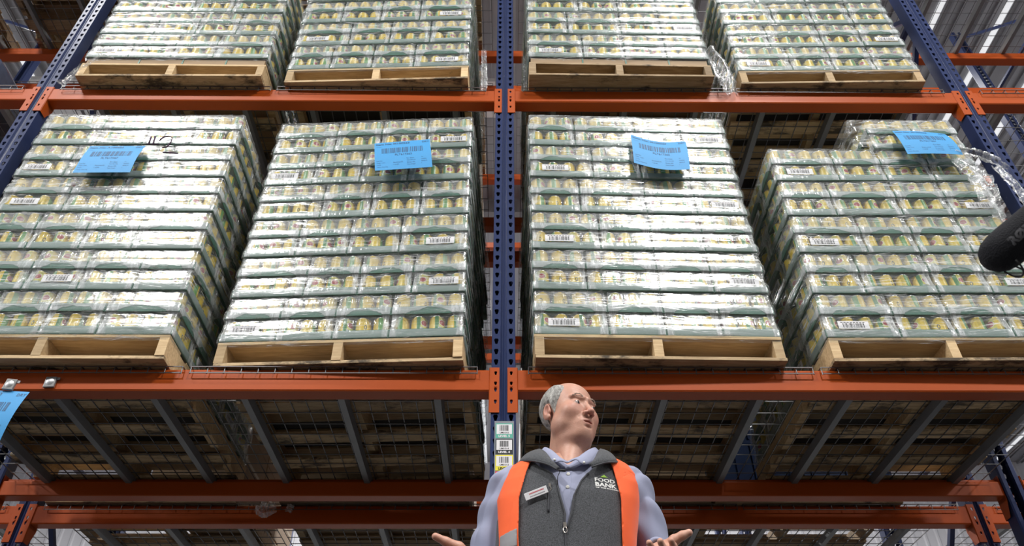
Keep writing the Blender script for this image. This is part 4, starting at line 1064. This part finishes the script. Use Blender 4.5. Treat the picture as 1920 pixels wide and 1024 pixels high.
rs = link('reflective_strip', sdf_object('reflective_strip', refl_sdf, (-.25, -.19, 1.10), (.25, .0, 1.26), .003, M_refl), hv)
# trousers and shoes (below the frame)
def trou(X, Y, Z):
    f = torso(X, Y, Z, .004)
    for s in (1, -1): f = sm(f, cap(X, Y, Z, (s*.085-.02, 0, .88), (s*.10-.02, -.01, .50), .098, .080), .02); f = sm(f, cap(X, Y, Z, (s*.10-.02, -.01, .50), (s*.105-.02, .02, .09), .078, .066), .02)
    return np.maximum(np.maximum(f, Z-1.04), .05-Z)
link('trousers', sdf_object('trousers', trou, (-.26, -.2, .03), (.24, .2, 1.06), .010, M_trou), man)
for s in (1, -1):
    def shoe(X, Y, Z, s=s): return np.maximum(sm(ell(X, Y, Z, (s*.11-.02, -.05, .035), (.048, .145, .055)), ell(X, Y, Z, (s*.108-.02, .03, .07), (.045, .055, .06)), .03), .002-Z)
    link('shoe', sdf_object('shoe', shoe, (s*.11-.09, -.22, -.01), (s*.11+.05, .13, .15), .006, M_shoe), man)
def catmull(P, n):
    P = [Vector(p) for p in P]; P = [P[0]*2-P[1]]+P+[P[-1]*2-P[-2]]; out = []
    for i in range(1, len(P)-2):
        for k in range(n):
            t = k/n; out.append(.5*((2*P[i])+(P[i+1]-P[i-1])*t+(2*P[i-1]-5*P[i]+4*P[i+1]-P[i+2])*t*t+(3*P[i]-P[i-1]-3*P[i+1]+P[i+2])*t**3))
    return out+[P[-2]]
def strip_shell(name, A, B, thick, mat, parent, puff=.004, n=8, m=6, piping=None):
    A = catmull(A, n); B = catmull(B, n); G = []; nr = []
    for a, b in zip(A, B): G.append([a.lerp(b, k/m) for k in range(m+1)])
    R_, Cc = len(G), m+1; ctr = Vector((0.01, .03, 1.46)); v = []; f = []
    nn = [[None]*Cc for _ in range(R_)]
    for i in range(R_):
        for k in range(Cc):
            d1 = G[min(i+1, R_-1)][k]-G[max(i-1, 0)][k]; d2 = G[i][min(k+1, m)]-G[i][max(k-1, 0)]; q = d1.cross(d2)
            q = q.normalized() if q.length > 1e-9 else Vector((0, -1, 0))
            if q.dot(G[i][k]-ctr) < 0: q = -q
            nn[i][k] = q
    for layer in (thick, 0):
        for i in range(R_):
            for k in range(Cc): v.append(tuple(G[i][k]+nn[i][k]*(layer+puff*math.sin(math.pi*k/m))))
    o_ = R_*Cc
    for i in range(R_-1):
        for k in range(m): a = i*Cc+k; f.append((a, a+1, a+Cc+1, a+Cc)); f.append((o_+a, o_+a+Cc, o_+a+Cc+1, o_+a+1))
    for i in range(R_-1):
        for k in (0, m): a = i*Cc+k; f.append((a, a+Cc, o_+a+Cc, o_+a))
    for k in range(m):
        for i in (0, R_-1): a = i*Cc+k; f.append((a, a+1, o_+a+1, o_+a))
    me = mesh_from(name, v, f, mat, True); bm = bmesh.new(); bm.from_mesh(me); bmesh.ops.recalc_face_normals(bm, faces=bm.faces); bm.to_mesh(me); bm.free()
    o = link(name, me, parent)
    if piping: p = MB(); p.tube([x+nn[i][m]*.002 for i, x in enumerate(B)], piping, 6); link('piping', p.mesh('piping', M_navy, True), o if parent is man else parent)
    return o
strip_shell('collar', [(.012, .085, 1.540), (-.048, .065, 1.541), (-.064, .01, 1.540), (-.060, -.035, 1.530), (-.042, -.072, 1.500), (-.018, -.094, 1.462), (-.004, -.104, 1.445)],
            [(.012, .100, 1.505), (-.065, .080, 1.505), (-.088, .01, 1.497), (-.082, -.045, 1.482), (-.044, -.116, 1.440), (-.022, -.120, 1.442), (-.004, -.116, 1.438)], .002, M_shirt, man)
strip_shell('collar', [(.012, .085, 1.540), (.070, .065, 1.541), (.093, .01, 1.541), (.090, -.03, 1.532), (.062, -.072, 1.500), (.026, -.098, 1.460), (-.002, -.106, 1.443)],
            [(.012, .100, 1.505), (.090, .080, 1.505), (.118, .01, 1.500), (.108, -.05, 1.480), (.046, -.120, 1.432), (.022, -.122, 1.446), (-.002, -.118, 1.437)], .002, M_shirt, man)
c1 = strip_shell('vest_collar', [(.012, .105, 1.535), (-.055, .088, 1.535), (-.082, .02, 1.534), (-.078, -.035, 1.522), (-.062, -.085, 1.486), (-.046, -.118, 1.440), (-.034, -.134, 1.408)],
            [(.012, .135, 1.500), (-.085, .110, 1.498), (-.132, .02, 1.488), (-.140, -.045, 1.474), (-.108, -.100, 1.452), (-.064, -.136, 1.424), (-.038, -.148, 1.402)], .004, M_fleece, fv, .008, piping=.0028)
c2 = strip_shell('vest_collar', [(.012, .105, 1.535), (.080, .088, 1.535), (.108, .02, 1.536), (.106, -.03, 1.526), (.092, -.078, 1.492), (.078, -.110, 1.455), (.060, -.132, 1.420)],
            [(.012, .135, 1.500), (.110, .110, 1.500), (.152, .02, 1.490), (.152, -.045, 1.476), (.138, -.100, 1.448), (.104, -.128, 1.432), (.064, -.142, 1.412)], .004, M_fleece, fv, .008, piping=.0028)
from mathutils.bvhtree import BVHTree
def bvh_of(o): me = o.data; return BVHTree.FromPolygons([v.co for v in me.vertices], [tuple(p.vertices) for p in me.polygons])
bv = bvh_of(fv); bs_ = bvh_of([c for c in man.children if c.name.startswith('shirt')][0])
def front(b, x, z, d=-.1):
    h = b.ray_cast(Vector((x, -.6, z)), Vector((0, 1, 0)), 1.); return h[0].y if h[0] else d
def on_vest(x, z, off): return (x, front(bv, x, z, -.13)-off, z)
for V_, nm in ((VL, -1), (VR, 1)):
    P = [on_vest(np.interp(z, VZ, V_)+nm*.004, z, .0015) for z in np.linspace(1.232, 1.405, 26)]
    link('zip_tape', MB().tube(P, .0030, 6, flat=.8).mesh('zip_tape', M_navy, True), fv)
link('zip_tape', MB().tube([on_vest(-.021, z, .001) for z in np.linspace(1.0, 1.236, 24)], .0034, 6, flat=.8).mesh('zip_tape', M_navy, True), fv)
def puller(x, z, y, k, parent, a=0):
    t = MB(); t.box(-.0035*k, .0035*k, -.004, 0, -.002*k, .010*k)
    ring = [(.0040*k*math.cos(q), -.003, -.007*k+.0062*k*math.sin(q)) for q in np.linspace(0, 2*math.pi, 15)]; t.tube(ring, .0011*k, 6, False)
    link('zip_pull', t.mesh('zip_pull', simple('zip_metal', (.5, .46, .42), .3, .9)), parent, (x, y, z), (0, a, 0))
p_ = on_vest(-.021, 1.236, .002); puller(p_[0], p_[2], p_[1], 1.25, fv)
pk = [on_vest(-.057-.006*t, 1.372-.092*t, .0006) for t in np.linspace(0, 1, 12)]
link('pocket_zip', MB().tube(pk, .0052, 8, flat=.35).mesh('pocket_zip', M_navy, True), fv); puller(pk[1][0], pk[1][2]-.006, pk[1][1]-.002, .9, fv)
# buttons and placket line on the shirt
for z, x in ((1.408, -.001), (1.362, -.006)):
    v, f, uv = lathe([(.0, .0022), (.0035, .0022), (.0052, .0018), (.0054, .0)], 16)
    link('button', mesh_from('button', v, f, simple('button_white', (.75, .74, .70), .3), True), man, (x, front(bs_, x, z)-.0006, z), (math.pi/2, 0, 0))
link('placket', MB().tube([(.010-.1*(1.43-z), front(bs_, .010, z)+.0005, z) for z in np.linspace(1.29, 1.43, 12)], .0011, 5).mesh('placket', M_shirt, True), man)
for x, z in ((-.040, 1.447), (.045, 1.438)):
    v, f, uv = lathe([(.0, .002), (.0034, .002), (.0040, .0)], 12); link('collar_button', mesh_from('button', v, f, simple('collar_button_white', (.7, .7, .66), .3), True), man, (x, -.122, z), (math.pi/2, 0, 0))
# clip-on microphone
lm = MB().tube([(-.030, -.152, 1.400), (-.012, -.156, 1.396)], .0035, 8).tube([(-.034, -.148, 1.404), (-.028, -.150, 1.396), (-.034, -.146, 1.384), (-.036, -.142, 1.36)], .0011, 5)
o = link('lapel_microphone', lm.mesh('lapel_microphone', M_black, True), fv); o['label'] = 'small black clip-on microphone'
# name badge
def plate_on(cx, cz, w, h, tilt, off, name, mat, parent):
    y = min(front(bv, cx-w/2, cz), front(bv, cx+w/2, cz), front(bv, cx, cz))-off
    o = link(name, MB().box(-w/2, w/2, -.002, 0, -h/2, h/2).mesh(name, mat, bevel=.0008), parent, (cx, y, cz), (.10, tilt, 0)); return o
bd = plate_on(-.096, 1.335, .066, .021, -.30, .004, 'name_badge', simple('badge_white', (.72, .72, .74), .35, var=.02), man)
ba = [front(bv, -.13, 1.335), front(bv, -.064, 1.335)]; bd.rotation_euler = (.08, -.30, math.atan2(ba[1]-ba[0], .066)*.8); bd['label'] = 'white name badge'
for (z, h, c, m_) in ((.0038, .0030, (.55, .03, .05), 'red'), (-.0045, .0024, (.2, .2, .22), 'grey')):
    f = Flat(); r = random.Random(4); x = -.019
    while x < .022: w = r.uniform(.0012, .0024); f.rect(x, x+w, z-h/2, z+h/2); x += w+.0007
    link('badge_print', f.mesh('badge_print', simple('badge_ink_'+m_, c, .6), lambda a, b: (a, -.0024, b)), bd)
# embroidered logo
f = Flat(); f.text('FOOD', .072, 1.3795, .0125, .03, .058); f.text('BANK', .072, 1.3635, .0135, .03, .062); f.text('OF THE ROCKIES', .072, 1.3570, .0042, .03, .068)
o = link('embroidery', f.mesh('embroidery', simple('white_thread', (.72, .72, .70), .7), lambda a, b: on_vest(a, b-(a-.072)*.06, .0012)), fv); o['label'] = 'white embroidered FOOD BANK lettering'
f = Flat()
for k, (x0, x1) in enumerate(((.088, .112), (.091, .108), (.096, .105))): f.v += [(x0, 1.3945+k*.0025), (x1, 1.3945+k*.0025), ((x0+x1)/2, 1.3990+k*.0025)]; f.f.append((k*3, k*3+1, k*3+2))
link('green_emblem', f.mesh('green_emblem', simple('green_thread', (.35, .62, .06), .7), lambda a, b: on_vest(a, b, .0012)), fv)

# ------------------------------------------------------------------ boom microphone at the right edge
def cam_point(px, py, zc):
    f, pit_, yaw_, rol_ = 1463.05, 0.6947, 0.0101, -0.0038
    cy, sy, cp, sp, cr, sr = math.cos(yaw_), math.sin(yaw_), math.cos(pit_), math.sin(pit_), math.cos(rol_), math.sin(rol_)
    fw = Vector((sy*cp, cy*cp, sp)); rt = Vector((cy, -sy, 0)); up = rt.cross(fw); r2 = cr*rt+sr*up; u2 = -sr*rt+cr*up
    return Vector((0.0088, -2.6549, CZ))+fw*zc+r2*((px-960)/f*zc)+u2*((512-py)/f*zc)
A = cam_point(1876, 474, 1.0); B = cam_point(1978, 388, 1.0); ax = (B-A).normalized()
mc = empty('boom_microphone', tuple(A), label='black foam-covered shotgun microphone poking in at the right edge', cat='microphone')
foam, nt, b = nmat('black_foam'); tc = N(nt, 'ShaderNodeTexCoord').outputs['Object']; b.inputs['Base Color'].default_value = (.003, .0035, .007, 1); b.inputs['Roughness'].default_value = .95; bump(nt, b, noise(nt, tc, 500, 3), 1., .002)
v, f_, uv = lathe([(.0001, -.026), (.010, -.024), (.018, -.018), (.0235, -.008), (.0258, .004), (.0262, .02), (.0258, .06), (.0250, .10), (.0245, .16), (.012, .165)], 40)
q = ax.to_track_quat('Z', 'Y'); mc.rotation_mode = 'QUATERNION'; mc.rotation_quaternion = q
link('windshield', mesh_from('windshield', v, f_, foam, True), mc)
cam_dir = (Vector((0.0088, -2.6549, CZ))-A).normalized(); qi = q.inverted(); cd_ = qi @ cam_dir; a0 = math.atan2(cd_.y, cd_.x)
f = Flat(); f.text('RØDE', 0, 0, .013, .05, .046)
def mw(a, b_): an = a0-(b_-.0065+.002)/.026; return (.0264*math.cos(an), .0264*math.sin(an), .006+a)
o = link('lettering', f.mesh('lettering', simple('grey_print', (.09, .09, .10), .7), mw), mc); o['label'] = 'grey brand lettering on foam'
for k, z0 in enumerate((-.004, .010)):
    pts = []
    for t in np.linspace(-1.0, 1.0, 15): an = a0+1.7-t*1.0; r = .0275+.010*(1-t*t); pts.append((r*math.cos(an), r*math.sin(an), z0))
    link('shock_mount_loop', MB().tube(pts, .0014, 6).mesh('shock_mount_loop', M_black, True), mc)
link('mount_body', MB().tube([(.036*math.cos(a0+1.6), .036*math.sin(a0+1.6), .03), (.036*math.cos(a0+1.6), .036*math.sin(a0+1.6), .13)], .006, 8).mesh('mount_body', M_black), mc)
v, f_, uv = lathe([(.0, .002), (.0018, .002), (.0022, 0)], 10); o = link('yellow_dot', mesh_from('yellow_dot', v, f_, simple('yellow_plastic', (.7, .5, .05), .4)), mc, (.0268*math.cos(a0+.95), .0268*math.sin(a0+.95), .022)); o.rotation_euler = (0, math.pi/2, a0+.95)
link('boom_pole', MB().tube([(.036*math.cos(a0+1.6), .036*math.sin(a0+1.6), .12), tuple(qi @ (cam_point(2150, 700, .95)-A)), tuple(qi @ (cam_point(2300, 1500, .9)-A))], .011, 10).mesh('boom_pole', M_black, True), mc)
